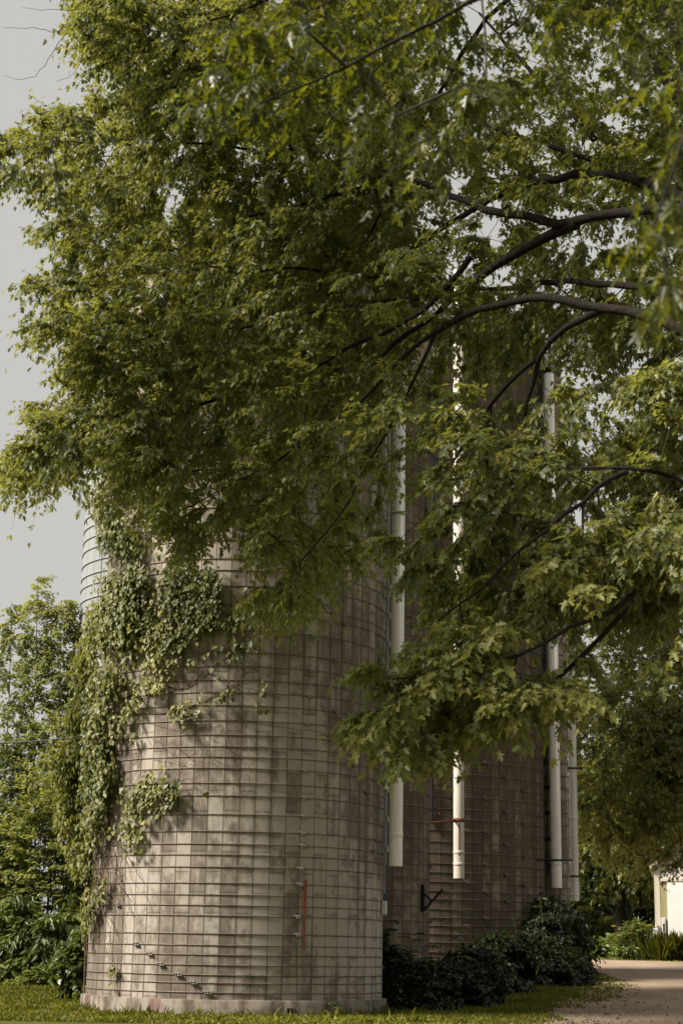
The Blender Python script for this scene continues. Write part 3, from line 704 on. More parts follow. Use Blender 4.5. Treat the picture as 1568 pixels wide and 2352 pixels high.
skyg = [(1110, 60, 90, 60, .8), (1180, 130, 70, 60, .8), (1120, 505, 60, 35, .9), (1080, 560, 50, 30, .85), (1360, 330, 40, 30, .8), (1320, 300, 40, 30, .8), (1440, 440, 60, 18, .95), (1400, 510, 70, 35, .9),
        (1430, 560, 45, 30, .8), (1140, 640, 60, 25, .8), (1230, 660, 70, 14, .9), (1240, 730, 40, 20, .9), (1190, 680, 30, 20, .8), (1310, 470, 40, 25, .8), (1300, 610, 60, 25, .7),
        (1250, 250, 60, 50, .6), (1480, 110, 60, 60, .5)]
lowg = [(1380, 985, 95, 55, .95), (1420, 930, 90, 40, .85), (1390, 1165, 45, 40, .95), (1110, 860, 75, 80, .85), (1180, 960, 70, 60, .75), (1258, 930, 40, 110, .85), (908, 1130, 120, 260, .98), (908, 1400, 80, 150, .97),
        (1045, 1180, 45, 150, .85), (1090, 1180, 60, 60, .5), (1030, 850, 30, 90, .6), (850, 1440, 60, 120, .3), (1250, 800, 30, 60, .7), (1290, 950, 30, 60, .8), (700, 765, 30, 30, .7)]
left = [(330, -80), (160, -80), (165, 20), (180, 95), (215, 150), (262, 165), (340, 160), (360, 185), (250, 215), (215, 225), (150, 250), (90, 250), (75, 285), (30, 290), (-40, 300), (-40, 395), (50, 400), (105, 430),
        (130, 475), (110, 510), (85, 540), (115, 570), (140, 610), (75, 632), (80, 670), (125, 700), (85, 745), (40, 765), (50, 785), (110, 758), (150, 790), (155, 845), (190, 890), (205, 925), (140, 945), (75, 930), (70, 975),
        (110, 1005), (50, 1022), (-30, 1095), (60, 1118), (140, 1085), (205, 1040), (225, 1080), (300, 1130), (340, 1175), (390, 1215), (410, 1260), (435, 1262), (480, 1220), (520, 1195), (560, 1200),
        (620, 1270), (625, 1340), (580, 1370), (600, 1425), (640, 1430), (690, 1400), (730, 1350), (780, 1310), (830, 1270), (860, 1220), (890, 1080), (890, 900), (930, 700), (930, -80)]
left = [(x+(22 if x < 300 else 8), y-(14 if y > 900 else 0)) for x, y in left]
spots = np.concatenate([
  fill(left, 2250, 23.4, 32.3, [(915, 1130, 120, 260, .98), (850, 1280, 60, 60, .6), (700, 765, 25, 20, .7)], .38, 1),
  fill([(900, -80), (900, 900), (1000, 900), (1200, 800), (1600, 820), (1600, -80)], 560, 21.5, 29, skyg+lowg, .65, 2),
  fill([(300, -80), (420, -500), (800, -800), (1300, -850), (1750, -700), (1750, -80)], 520, 20, 27, (), .4, 5),
  fill([(1640, -600), (2500, -400), (2700, 500), (2500, 1300), (2000, 1500), (1640, 1100)], 480, 18, 27, (), .4, 15),
  fill([(790, 880), (890, 860), (1000, 880), (1250, 900), (1610, 820), (1610, 1330), (1250, 1340), (1060, 1400), (960, 1300), (880, 1330), (860, 1200)], 330, 17.5, 22.5, lowg, .75, 3),
  fill([(890, 1455), (850, 1500), (880, 1530), (960, 1500), (1060, 1450), (1230, 1300), (1420, 1190), (1610, 1220), (1610, 1480), (1420, 1530), (1310, 1600), (1240, 1600), (1150, 1610), (1050, 1650), (1000, 1700), (930, 1690), (860, 1670), (810, 1635), (870, 1625), (930, 1600), (880, 1555), (840, 1500)],
       300, 14.8, 18.2, [(908, 1540, 62, 70, .97), (908, 1440, 50, 60, .9), (1100, 1420, 80, 60, .4), (1230, 1640, 60, 40, .6), (1000, 1500, 60, 40, .6), (1120, 1560, 60, 40, .5)], .95, 4)])
tree('maple_tree', (TX, TY, 0), 'large old maple with long dark arching limbs, its leafy crown draped over the silos', 'tree', trunkM, limbs, spots, M['maple'], (M['bark'], M['twig']),
     nsub=7, pairs=6, L=.60, size=.096, droop=.85, spread=.66, shape='maple_narrow', out=(TX, TY, 9), Ls=np.where(spots[:, 1] < 19, .6, 1.0))
# a second maple close to the camera: its soft, near foliage hangs into the top of the picture
trunkN = ([(3.6, 7.6, -.2), (3.6, 7.6, 2), (3.5, 7.7, 4), (3.3, 7.8, 6.5)], .22, .06)
limbsN = [(path([(3.5, 7.7, 4.2, 0), (1500, -150, 8.6), (1250, -60, 8.8), (1084, 0, 9), (1009, 35, 9), (934, 65, 9.1), (839, 130, 9.2), (770, 165, 9.3), (690, 200, 9.4), (590, 240, 9.5)], .2), .045, .006),
          (path([(3.5, 7.7, 4.4, 0), (1560, -200, 8.2), (1300, -160, 8.2), (1050, -100, 8.3), (850, -40, 8.4), (700, 30, 8.5)], .2), .03, .006),
          (path([(3.55, 7.7, 3.4, 0), (1700, 120, 6.8), (1600, 250, 6.6), (1540, 380, 6.5), (1500, 520, 6.4)], .2), .025, .005)]
spotsN = np.concatenate([
  fill([(1640, -120), (1000, -120), (700, -60), (520, 90), (470, 190), (500, 260), (620, 280), (700, 350), (760, 390), (800, 340), (900, 280), (990, 380), (1040, 330), (1100, 250), (1200, 210), (1330, 150), (1500, 120), (1640, 60)], 150, 9.0, 12.0, [(1130, 40, 90, 60, .8), (1330, 60, 90, 60, .6), (860, 200, 60, 40, .5)], .75, 6),
  fill([(1700, 150), (1580, 170), (1540, 300), (1500, 440), (1545, 520), (1490, 590), (1540, 660), (1700, 650)], 13, 6.4, 7.4, [(1530, 430, 60, 50, .7)], .4, 7)])
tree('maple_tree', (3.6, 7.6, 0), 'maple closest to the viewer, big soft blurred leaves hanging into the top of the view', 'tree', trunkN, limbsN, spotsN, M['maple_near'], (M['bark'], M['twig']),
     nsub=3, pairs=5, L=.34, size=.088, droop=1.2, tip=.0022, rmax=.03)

def broad(name, x, Y, h, rx, rz, zc, n, label, leaf, size, nsub=5, pairs=5, L=.7, droop=.5, shape='maple_simple', group=None, cat='tree', rt=.2, clump=.7, lean=0, seed=3, cut=None, tip=.008, drop=None, skirt=0):
    """a free-standing tree: crown of clumps filling an uneven ellipsoid"""
    b = np.array([x, Y, float(gz(Y))])
    d = rnd(n*6); rr = rng.random(n*6)**(1/2.4)
    p = b+np.array([lean, 0, zc])+d*rr[:, None]*np.array([rx, rx*.8, rz])*(1+.22*wob(d, 2.2, seed))[:, None]
    k = rng.random(len(p)) < np.clip(.5+clump*wob(p, 1.6/rx**.5, seed+1), .03, 1)
    k &= p[:, 2] > b[2]+.3
    k &= outside(p, .35)
    if cut: k &= cut(p)
    p = p[k][:n]
    top = b+np.array([lean, 0, min(h, zc+rz*.7)])
    lim = []
    for i in range(6):
        a = i*2.4+rng.random(); s = .3+.1*i
        st = b+(top-b)*s; e = b+np.array([lean, 0, zc])+np.array([math.cos(a)*rx*.6, math.sin(a)*rx*.5, rz*(.15*i-.35)])
        lim.append((resample([st, (st*.55+e*.45)+np.array([0, 0, .12*rx]), e], .4), rt*.42*(1-.1*i), rt*.08))
    tr = ([b-np.array([0, 0, .2]), b+(top-b)*.35+np.array([.08, 0, 0]), b+(top-b)*.7, top], rt, rt*.25)
    return tree(name, tuple(b), label, cat, tr, lim, p, leaf, (M['bark'], M['twig']), nsub, pairs, L, size, droop, shape, tip, group, drop=drop)
GR = 'trees beyond the farmyard'
def X(x, Y): return float(P(x, 2180, Y)[0])
broad('maple_tree', X(1600, 62), 62, 15, 7.2, 6.0, 10.5, 900, 'tall yellow-green maple behind the farthest pipe, sky showing between its leaves', M['maple_far'], .19, 4, 5, .95, .5, group=GR, clump=.9, seed=21, rt=.3)
broad('maple_tree', X(1690, 57), 57, 9, 4.1, 3.0, 6.5, 620, 'dark drooping maple standing between the thin pipe and the white barn', M['maple'], .17, 5, 5, .8, .9, group=GR, clump=.5, seed=31, rt=.2, lean=-2.3)
broad('maple_tree', -7.4, 13.8, 17, 3.1, 5.0, 11.6, 620, 'added maple out of the view, put there to shade the low bough', M['maple'], .12, 5, 6, .6, .6, group=None, seed=91, rt=.25)  # unseen tree, added for the shade it casts on the low bough
broad('maple_tree', -8.4, 18.6, 21, 3.4, 5.6, 15, 700, 'taller added maple out of the view, shading the right of the old maple', M['maple'], .12, 5, 6, .6, .6, group=None, seed=95, rt=.25)  # second unseen tree, added to shade the right side of the crown
broad('shade_tree', X(1425, 88), 88, 11, 3.8, 4.6, 6.4, 330, 'bushy green tree at the end of the dirt road', M['maple_far'], .30, 4, 5, 1.1, .4, 'maple_simple', GR, seed=41, rt=.35)
broad('shade_tree', X(1350, 92), 92, 9, 3.0, 4.0, 4.4, 240, 'dark tree behind the shrub at the tall silo foot', M['bush'], .30, 4, 5, 1.1, .4, 'maple_simple', GR, seed=43, rt=.3)
broad('shade_tree', X(1478, 96), 96, 12, 3.4, 4.6, 5.6, 280, 'dark tree whose trunk shows beside the white barn', M['bush'], .32, 4, 5, 1.2, .4, 'maple_simple', GR, seed=47, rt=.4)
broad('shade_tree', X(1600, 99), 99, 13, 5, 5, 8, 260, 'big tree rising behind the white barn', M['maple_far'], .33, 4, 5, 1.2, .4, 'maple_simple', GR, seed=48, rt=.4)
broad('shade_tree', X(1400, 108), 108, 12, 6, 3.6, 3.6, 320, 'low dense tree closing the end of the road', M['bush'], .36, 4, 5, 1.3, .4, 'maple_simple', GR, seed=49, rt=.4)

# ------------------------------------------------------------------ shrubs
def shrub(name, x, Y, w, dpt, h, n, label, leaf, size, shape, nst=9, droop=.6, nsub=4, pairs=5, L=.35, cat='shrub', group=None, seed=1, top=.0, drop=None, stem='twig', clump=.5, tip=.0035, z0=None):
    """stems from the ground with foliage all over an uneven mound"""
    b = np.array([x, Y, float(gz(Y)) if z0 is None else z0])
    d = rnd(n*6); d[:, 2] = np.abs(d[:, 2])
    rr = (.35+.65*rng.random(n*6))**.6
    p = b+d*rr[:, None]*np.array([w, dpt, h])*(1+.24*wob(d, 2.5, seed))[:, None]
    k = rng.random(len(p)) < np.clip(.6+clump*wob(p, 2.2/max(.6, h)**.5, seed+1), .05, 1)
    k &= outside(p, .12)&(p[:, 2] > gz(p[:, 1])+.06)
    p = p[k][:n]
    r = empty(name, tuple(b), label, cat, group)
    lim = []
    for i in range(nst):
        a = rng.random()*6.28; q = .75*math.sqrt(rng.random())
        e = b+np.array([w*q*math.cos(a), dpt*q*math.sin(a), h*(.55+.3*rng.random()*(1-q*.5))]); s = b+(e-b)*np.array([.25, .25, 0])-np.array([0, 0, .1])
        if not outside(np.array([e]), .12)[0]: e = b+(e-b)*np.array([.2, -.5, 1])
        lim.append(resample([s, (s+e)/2+np.array([0, 0, .15*h]), e], .25))
    A, par, tn, D, nb = grow(lim, p)
    rd = radii(A, par, tip, rmax=.03)
    e = np.arange(1, len(A)); e = e[par[e] >= 0]; pa = par[e]
    segs_mesh('stems', A[pa]-b, A[e]-b, np.minimum(rd[pa], rd[e]*1.3), rd[e], M[stem], r, 4)
    q, tp, nr, sz, ix, _ = sprays(p, unit(D[tn]+unit(p-b)*.7), nsub, pairs, L, size, droop, .7)
    ct = np.clip(.42+.22*wob(p, 1.2, 8)+.1*rng.normal(size=len(p)), 0, 1)
    k = outside(q, .02)
    leaves('foliage', (q-b)[k], tp[k], nr[k], sz[k], shape, leaf, r, np.clip(ct[ix]+.17*rng.normal(size=len(q)), 0, 1)[k])
    return r
# left of the silo
shrub('elder_shrub', X(120, 46.5), 46.5, 2.2, 1.5, 5.3, 640, 'tall dark elder shrub under the hanging vine curtain', M['bush'], .15, 'lance', 12, .7, 4, 6, .45, group='shrubs left of the silo', seed=51)
shrub('elder_shrub', X(-40, 47), 47, 2.0, 1.5, 5.6, 520, 'dark leafy elder shrub at the edge of the lawn, cut by the picture edge', M['bush'], .15, 'lance', 10, .7, 4, 6, .45, group='shrubs left of the silo', seed=53)
shrub('thicket', X(85, 45.3), 45.3, 1.7, .8, 6.1, 420, 'pale green thicket between the dark elder and the vine curtain', M['sapling'], .105, 'oval', 9, .4, 4, 5, .36, seed=52)
shrub('weed_clump', X(118, 43.8), 43.8, .85, .6, 2.0, 170, 'clump of tall weeds with long drooping leaves in front of the dark elder', M['weed'], .25, 'lance', 16, 1.0, 3, 6, .35, cat='weeds', seed=55, stem='green_stem')
shrub('weed_clump', X(30, 44), 44, 1.0, .7, 1.75, 170, 'clump of bright long-leaved weeds nearest the lawn corner', M['weed'], .24, 'lance', 16, 1.0, 3, 6, .35, cat='weeds', seed=57, stem='green_stem')
shrub('creeper', X(183, 38), 38.0, .45, .4, 1.5, 130, 'low dark creeper hugging the left foot of the vine-clad silo', M['bush'], .11, 'heart', 6, .7, 3, 5, .25, cat='creeper', seed=59)
shrub('ground_weeds', X(130, 42.3), 42.3, 1.1, .35, .4, 90, 'low broad-leaved weeds along the lawn edge under the tall weeds', M['weed'], .13, 'oval', 8, .4, 3, 5, .2, cat='weeds', seed=60, stem='green_stem')
for i, (x, Y, h, n, lb) in enumerate(((35, 47.5, 10.9, 215, 'slim pale green sapling with a feathery top against the white sky, nearest the picture edge'), (95, 47.2, 10.2, 230, 'slim sapling with sparse upright leaves between two other saplings'),
                                     (150, 47.3, 9.6, 220, 'shorter leafy sapling touching the vine curtain on the silo'), (-25, 47.8, 10.2, 170, 'sapling half cut off by the picture edge above the elder'))):
    x0 = X(x+8, Y); b = np.array([x0, Y, float(gz(Y))])
    tr = ([b, b+np.array([.05, 0, h*.4]), b+np.array([.0, .1, h*.75]), b+np.array([-.1, 0, h])], .04, .008)
    z = h*(.40+.6*rng.random(n)**1.25); rad = .14+.95*(1-(z/h))**.7*1.35
    a = rng.random(n)*6.28; q = np.sqrt(rng.random(n))*rad
    p = b+np.stack([q*np.cos(a), q*np.sin(a), z], 1)
    tree('sapling', tuple(b), lb, 'tree', tr, [], p, M['sapling'], (M['twig'], M['twig']), 4, 5, .36, .105, .25, 'oval', .003, 'saplings left of the silo')
# at the feet of the brown silos
SG = 'shrubs at the foot of the brown silos'
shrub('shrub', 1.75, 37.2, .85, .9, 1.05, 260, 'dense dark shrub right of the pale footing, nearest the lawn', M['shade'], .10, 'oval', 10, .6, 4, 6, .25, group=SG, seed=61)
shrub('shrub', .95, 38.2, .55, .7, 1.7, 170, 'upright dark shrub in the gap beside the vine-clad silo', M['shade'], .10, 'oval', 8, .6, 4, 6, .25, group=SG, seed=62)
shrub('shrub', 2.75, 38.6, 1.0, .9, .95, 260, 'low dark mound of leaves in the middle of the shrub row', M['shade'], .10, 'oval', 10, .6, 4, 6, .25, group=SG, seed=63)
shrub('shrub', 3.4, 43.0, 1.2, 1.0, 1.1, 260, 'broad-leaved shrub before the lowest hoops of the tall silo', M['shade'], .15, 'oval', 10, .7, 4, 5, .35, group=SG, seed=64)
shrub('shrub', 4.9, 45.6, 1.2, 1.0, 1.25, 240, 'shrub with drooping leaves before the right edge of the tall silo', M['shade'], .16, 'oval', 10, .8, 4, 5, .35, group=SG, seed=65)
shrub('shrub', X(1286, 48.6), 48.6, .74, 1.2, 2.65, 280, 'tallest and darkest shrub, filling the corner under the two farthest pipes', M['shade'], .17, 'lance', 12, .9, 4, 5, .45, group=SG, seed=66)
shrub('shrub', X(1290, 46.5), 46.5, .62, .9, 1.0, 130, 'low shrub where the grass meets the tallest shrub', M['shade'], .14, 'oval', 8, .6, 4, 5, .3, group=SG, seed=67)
def pinnate(name, base, h, label, leaf, n=6, size=.13, seed=0, cat='plant', group=None):
    r_ = np.random.default_rng(seed); r = empty(name, tuple(base), label, cat, group)
    b = MB(); s = resample([(0, 0, 0), (.04, 0, h*.5), (-.03, .02, h)], .08); b.tube(s, list(np.linspace(.012, .005, len(s))), 6)
    pos = []; tip = []; nr = []
    for i in range(n):
        a = i*2.4+r_.random()*.5; z = h*(.35+.65*i/(n-1)); ln = size*3.2*(1.15-.6*i/n)
        d = np.array([math.cos(a), math.sin(a), .35]); st = np.array([0, 0, z])
        pts = [st+d*ln*t-np.array([0, 0, .35*ln*t*t]) for t in np.linspace(0, 1, 6)]
        b.tube(pts, .004, 4)
        for t in pts[1:]:
            for sgn in (-1, 1):
                la = np.array([-d[1], d[0], 0])*sgn; pos.append(t); tip.append(d*.4+la-np.array([0, 0, .3])); nr.append([0, 0, 1])
    b.build('stem', M['green_stem'], r)
    N = len(pos); leaves('foliage', np.array(pos), np.array(tip), unit(np.array(nr)+.3*r_.normal(size=(N, 3))), size*(.8+.4*r_.random(N)), 'lance', leaf, r)
    return r
p = P(1033, 2215, 42.0); pinnate('tall_weed', (p[0], p[1], float(gz(42))), 2.35, 'tall lone weed with feathery paired leaves rising above the shrubs', M['weed'], 8, .17, 4)
for x, y, Yd, h, lb in ((1128, 2205, 44, 1.5, 'weed with paired leaves standing out of the shrubs below the lugs of the tall silo'), (905, 2240, 38, 1.75, 'thin weed in the dark gap right of the nearest silo'),
                       (1185, 2215, 45, 1.7, 'leaning weed with paired leaves before the right edge of the tall silo'), (1245, 2215, 46.5, 2.2, 'tall weed beside the darkest shrub under the far pipes'), (968, 2230, 39.5, 1.45, 'weed with paired leaves before the narrow brown silo')):
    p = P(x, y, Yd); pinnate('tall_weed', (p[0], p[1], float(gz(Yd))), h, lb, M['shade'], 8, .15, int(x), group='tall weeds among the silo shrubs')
p = G(770, 2336); pinnate('small_weed', (p[0], p[1], 0), .26, 'small bright weed at the foot of the concrete footing', M['weed'], 5, .09, 6)

# ------------------------------------------------------------------ climbing vine on the nearest silo
def on_wall(x, y, lo, hi):
    """places on (or hanging a little off) the silo wall in these directions"""
    out = []
    for a, b_ in zip(x, y):
        q = lo+(hi-lo)*rng.random()
        p = on_silo1(a, b_, q)
        if p is None: p = P(a, b_, 36.3+.9*(rng.random()-.5))
        out.append(p)
    return np.array(out)
def inside(poly, n, seed=0, clump=.5, sc=60.):
    poly = np.array(poly, float); lo = poly.min(0); hi = poly.max(0); ox = []; oy = []
    while len(ox) < n:
        x = lo[0]+(hi[0]-lo[0])*rng.random(2000); y = lo[1]+(hi[1]-lo[1])*rng.random(2000)
        k = inpoly(x, y, poly)&(rng.random(2000) < np.clip(.6+clump*wob(np.c_[x/sc, y/sc, 0*x], 1.0, seed), .04, 1))
        ox += list(x[k]); oy += list(y[k])
    return np.array(ox[:n]), np.array(oy[:n])
areas = [
 ([(235, 1160), (262, 1185), (300, 1190), (330, 1290), (325, 1400), (285, 1500), (262, 1600), (245, 1700), (262, 1790), (235, 1850), (212, 1950), (200, 2030), (172, 2000), (150, 1930), (135, 1800), (122, 1730), (145, 1640), (165, 1560), (203, 1450), (226, 1340), (240, 1250)], 1450, .04, .34, .5),
 ([(385, 1310), (440, 1300), (510, 1325), (505, 1400), (475, 1480), (440, 1530), (400, 1565), (340, 1600), (300, 1650), (270, 1710), (250, 1660), (280, 1550), (300, 1480), (335, 1420)], 620, .03, .2, .8),
 ([(335, 1765), (375, 1745), (410, 1800), (405, 1850), (362, 1880), (315, 1955), (275, 1965), (295, 1850)], 170, .03, .16, .7),
 ([(395, 1625), (440, 1610), (455, 1640), (425, 1665), (400, 1660)], 30, .03, .12, .4),
 ([(200, 1500), (340, 1440), (420, 1560), (330, 1680), (300, 1780), (330, 1900), (240, 1960), (215, 1800)], 150, .03, .12, .9),
 ([(300, 1300), (520, 1290), (640, 1420), (560, 1560), (420, 1600), (330, 1500)], 90, .03, .1, .9),
 ([(520, 1480), (590, 1470), (600, 1500), (560, 1530), (530, 1520)], 26, .03, .10, .5), ([(585, 1570), (605, 1560), (612, 1650), (592, 1660)], 14, .03, .08, .3),
 ([(430, 1600), (540, 1560), (550, 1590), (440, 1640)], 34, .03, .10, .8), ([(500, 1390), (560, 1400), (590, 1440), (540, 1460), (500, 1440)], 40, .03, .12, .5),
 ([(225, 2020), (250, 2015), (245, 2070), (215, 2090)], 30, .03, .12, .6), ([(195, 1990), (215, 1980), (222, 2080), (200, 2160)], 60, .03, .2, .5),
 ([(255, 2210), (270, 2215), (268, 2280), (258, 2285)], 14, .03, .08, .5), ([(440, 1800), (490, 1795), (485, 1830), (450, 1825)], 12, .02, .06, .5), ([(200, 1130), (250, 1100), (262, 1180), (230, 1200)], 50, .05, .4, .5)]
vine = empty('climbing_vine', (-5.1, 36.2, 0), 'sprawling green climbing vine hanging like a curtain over the left flank of the silo', 'vine'); VB = np.array(vine.location)
allp = []; loose = []
for poly, n, lo, hi, cl in areas:
    x, y = inside(poly, n, int(n), cl, 45.)
    allp.append(on_wall(x, y, lo, hi)); loose.append(np.full(n, hi))
vp = np.concatenate(allp); lz = np.concatenate(loose)
main = [path([(-5.15, 36.4, .0, 0), (205, 2100, 36.2), (215, 1950, 36.1), (240, 1800, 35.9), (262, 1650, 35.6), (280, 1500, 35.2), (300, 1350, 35), (262, 1200, 35.4)], .2),
        path([(-5.1, 36.2, .0, 0), (200, 2000, 36.4), (190, 1850, 36.4), (200, 1700, 36.3), (215, 1550, 36.2), (225, 1400, 36), (240, 1200, 35.8)], .2)]
def wallpath(pts, off=.04): return resample([on_silo1(x, y, off) for x, y in pts], .2)
main += [wallpath(q) for q in ([(270, 1620), (330, 1560), (400, 1480), (460, 1400), (495, 1340)], [(255, 1800), (300, 1850), (350, 1800), (385, 1760)], [(300, 1640), (380, 1640), (450, 1620), (540, 1570), (595, 1520), (600, 1640)], [(270, 1900), (290, 1930), (330, 1880)], [(340, 1560), (420, 1590), (470, 1540), (560, 1490)], [(232, 1960), (240, 2040), (236, 2080)], [(250, 2140), (262, 2220), (264, 2280)])]
A, par, tn, D, nb = grow(main, vp, ang=.5)
rd = radii(A, par, .0025, rmax=.012)
e = np.arange(1, len(A)); e = e[par[e] >= 0]; pa = par[e]
segs_mesh('stems', A[pa]-VB, A[e]-VB, np.minimum(rd[pa], rd[e]*1.3), rd[e], M['stem'], vine, 4)
# dry tangled runners against the wall
ra_, rb_ = [], []
for k in range(140):
    if k < 70: x, y = 205+75*rng.random(), 1780+280*rng.random()
    else: x, y = 270+330*rng.random(), 1540+260*rng.random()
    dx, dy = (rng.normal()*5, 16+8*rng.random()) if k < 80 else (rng.normal()*12, rng.normal()*9)
    q = on_silo1(x, y, .05)
    for i in range(int(4+rng.random()*7)):
        x += dx+rng.normal()*5; y += dy+rng.normal()*4
        q2 = on_silo1(x, y, .02+.05*rng.random())
        if q is not None and q2 is not None: ra_.append(q); rb_.append(q2)
        q = q2
ra_ = np.array(ra_); rb_ = np.array(rb_); segs_mesh('dry_runners', ra_-VB, rb_-VB, np.full(len(ra_), .005), np.full(len(ra_), .004), M['stem'], vine, 3)
rep = 8
ix = np.repeat(np.arange(len(vp)), rep); N = len(ix)
off = rnd(N)*(.05+.16*np.minimum(1, lz[ix]*2.2))[:, None]
q = vp[ix]+off
outw = unit(np.c_[q[:, :2]-SILO1, np.zeros(N)])
far_ = (lz[ix] > .45)[:, None]
outw = np.where(far_, unit(outw+np.array([-.2, -1.3, 0])), outw)
nr = unit(outw*.9+np.array([-.25, -.15, .75])+rnd(N)*.55)
tp = unit(np.array([0, 0, -1.])+outw*.35+rnd(N)*.55)
ct = np.clip(.5+.22*wob(vp, 1.3, 18)+.12*rng.normal(size=len(vp))-.30*(vp[:, 0] > -3.4), 0, 1)
k = outside(q, .015)
leaves('foliage', (q-VB)[k], tp[k], nr[k], (.045+.066*rng.random(N)**1.4+.015*(lz[ix] > .3))[k], 'heart', M['vine'], vine, np.clip(ct[ix]+.2*rng.normal(size=N), 0, 1)[k], .22, .25)
b = MB(); b.tube(resample([P(-60, 1706, 38), P(20, 1707, 37.6), P(95, 1702, 37.2), P(200, 1690, 36.9)], .3), .018, 8)
tag(b.build('power_cable', M['cable']), 'black cable running level from the picture edge into the vine curtain', 'cable')
# ------------------------------------------------------------------ white barn at the end of the road
BY = 76.0; bx = X(1508, BY); bz = float(gz(BY)); ez = zat(1988, 1499, BY)-bz
barn = empty('barn', (bx, BY, bz), 'white and cream metal barn with a big white door at the end of the road', 'barn')
barn.rotation_euler = (0, 0, math.radians(-11))
W_, D_ = 9.0, 12.0; ph = 3.6
t = NT('cream_ribbed_siding'); o = t.obj(); u = t.n('SeparateXYZ', {0: o}); w = t.math('PINGPONG', t.math('ADD', u.outputs[0], u.outputs[1]), .07)
M['siding'] = t.done(t.pbsdf(t.mix(t.noise(3, 4, .6, o), (.36, .32, .17), (.44, .39, .22)), .5, t.bump(w, .9, .03), spec=.3))
M['gable'] = simple('pale_gable_paint', (.62, .56, .50), (.72, .66, .60), 2, .6, bump=.05)
M['barn_white'] = simple('white_barn_paint', (.86, .85, .82), (.92, .91, .88), 1.2, .5, bump=.05)
M['cream'] = simple('cream_trim', (.66, .60, .48), (.74, .68, .56), 2, .5, bump=.05)
M['roof'] = simple('tan_roof_steel', (.42, .33, .27), (.52, .42, .35), 2, .5)
V = [(0, 0, 0), (W_, 0, 0), (W_, 0, ez), (W_/2, 0, ez+ph), (0, 0, ez), (0, D_, 0), (W_, D_, 0), (W_, D_, ez), (W_/2, D_, ez+ph), (0, D_, ez)]
b = MB(); b.add(V, [(0, 1, 2, 3, 4), (9, 8, 7, 6, 5), (0, 4, 9, 5), (1, 6, 7, 2)]); b.build('wall', M['gable'], barn)
b = MB(); b.box(.192, -.035, .02, .498, -.004, 3.298); b.build('ribbed_panel', M['siding'], barn)
b = MB(); th = .14; ov = .22
for sx, x0, x1 in ((1, 0, W_/2), (-1, W_, W_/2)):
    vs = []
    for yy in (-ov, D_+ov):
        xe_ = x0-sx*ov; ze_ = ez-ov*ph/(W_/2)
        vs += [(xe_, yy, ze_+.01), (xe_, yy, ze_+th), (x1, yy, ez+ph+th), (x1, yy, ez+ph+.01)]
    b.add(vs, [(0, 1, 2, 3), (7, 6, 5, 4), (1, 0, 4, 5), (2, 1, 5, 6), (0, 3, 7, 4)])
b.build('roof', M['roof'], barn)
b = MB(); b.box(-.02, -.05, 0, .19, -.006, ez-.05); b.box(-.05, -.05, 0, -.006, .3, ez-.05); b.build('corner_trim', M['cream'], barn)
b = MB(); b.box(.50, -.10, .05, 6.2, -.03, 3.27, c=.01); d_ = b.build('door', M['barn_white'], barn)
b = MB()
for i in range(6): b.box(.56, -.115, .10+.48*i, 6.1, -.098, .577+.48*i, c=.002)
b.build('door_panel', M['barn_white'], d_)
b = MB(); b.box(.22, -.12, 3.3, 6.4, -.02, 3.42, c=.01); b.build('lintel', M['cream'], barn)
b = MB(); b.box(.22, -.14, .5, .40, -.055, 1.75, c=.02); p_ = b.build('meter_box', M['white'], barn)
b = MB(); b.box(.28, -.155, 1.15, .34, -.14, 1.5); b.build('window', M['black'], p_)
b = MB(); b.tube([(.0, -.14, 0), (.0, -.14, 1.5)], .05, 8); b.box(-.14, -.20, .95, .06, -.08, 1.3, c=.02); b.build('downpipe', M['white'], barn)
b = MB(); b.box(.40, -.062, .15, .49, -.055, .85); b.build('rust_patch', M['rust'], barn)
shrub('goldenrod_clump', X(1462, 73), 73, .85, .6, 1.25, 90, 'clump of yellow-flowered weeds beside the barn corner', M['weed'], .22, 'lance', 12, .3, 3, 5, .4, cat='flowers', seed=71, stem='green_stem')
g = empty('flowering_weed', (X(1455, 72.6), 72.6, float(gz(72.6))), 'thin flowering weed with a few small yellow heads above the barn weeds', 'flowers')
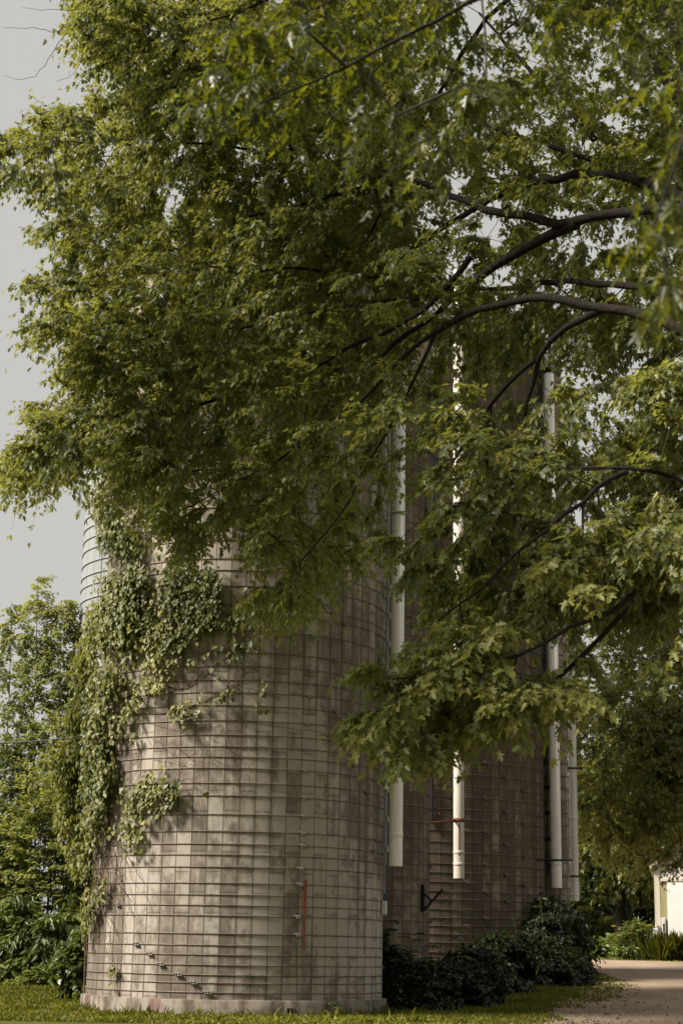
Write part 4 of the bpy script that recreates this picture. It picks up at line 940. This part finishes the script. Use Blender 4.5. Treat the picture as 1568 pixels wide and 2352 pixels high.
for i in range(8):
    b = MB(); x, y, z = rng.normal()*.55, rng.normal()*.2, .7+.75*rng.random()
    b.tube([(x*.3, y, 0), (x, y, z)], .006, 4); b.build('stem', M['green_stem'], g); b = MB()
    for k in range(5): b.tube([(x, y, z), (x+.09*math.cos(k*1.26), y+.09*math.sin(k*1.26), z+.05)], [.022, .01], 5)
    b.build('flower', M['flower'], g)
n = 1600; gb = np.array([X(1548, 72), 72, float(gz(72))]); gr = empty('grass_clump', tuple(gb), 'tall arching grass clump before the white barn door', 'grass clump')
q = np.c_[rng.normal(size=(n, 2))*np.array([.35, .25]), np.zeros(n)]
leaves('foliage', q, unit(np.c_[q[:, :2]*1.1+rng.normal(size=(n, 2))*.15, np.ones(n)]), unit(np.c_[q[:, :2]+rng.normal(size=(n, 2))*.2, .2*np.ones(n)]), .5+.6*rng.random(n), 'blade', M['grass'], gr, None, .1, .45)
for i, (x, lb) in enumerate(((1345, 'low weeds beyond the road nearest the tall shrub'), (1385, 'low weeds along the far road edge under the trees'), (1425, 'low broad weeds by the yellow flowers'))):
    shrub('weed_clump', X(x, 76), 76, 1.0, .7, .75, 70, lb, M['weed'], .24, 'oval', 7, .4, 3, 5, .4, cat='weeds', seed=80+i, stem='green_stem')
# bare trailing twigs against the sky at the upper left: dead tips of the maple's topmost bough
mt = [o for o in bpy.data.objects if o.name == 'maple_tree'][0]; B = np.array(mt.location); b = MB()
for pts in ([(165, 62, 26.6), (135, 78, 26.7), (90, 65, 26.7), (40, 67, 26.8), (5, 64, 26.8)], [(165, 62, 26.6), (140, 90, 26.6), (115, 135, 26.6), (85, 165, 26.6), (45, 181, 26.7), (10, 174, 26.8)], [(200, 90, 26.5), (190, 130, 26.5), (178, 160, 26.5), (150, 185, 26.5), (130, 187, 26.5)], [(260, 20, 26.4), (190, 20, 26.5), (120, 22, 26.5), (50, 18, 26.6)]):
    q = path(pts, .12)-B; b.tube(q, list(np.linspace(.0075, .003, len(q))), 5)
b.build('bare_twig', M['twig'], mt)
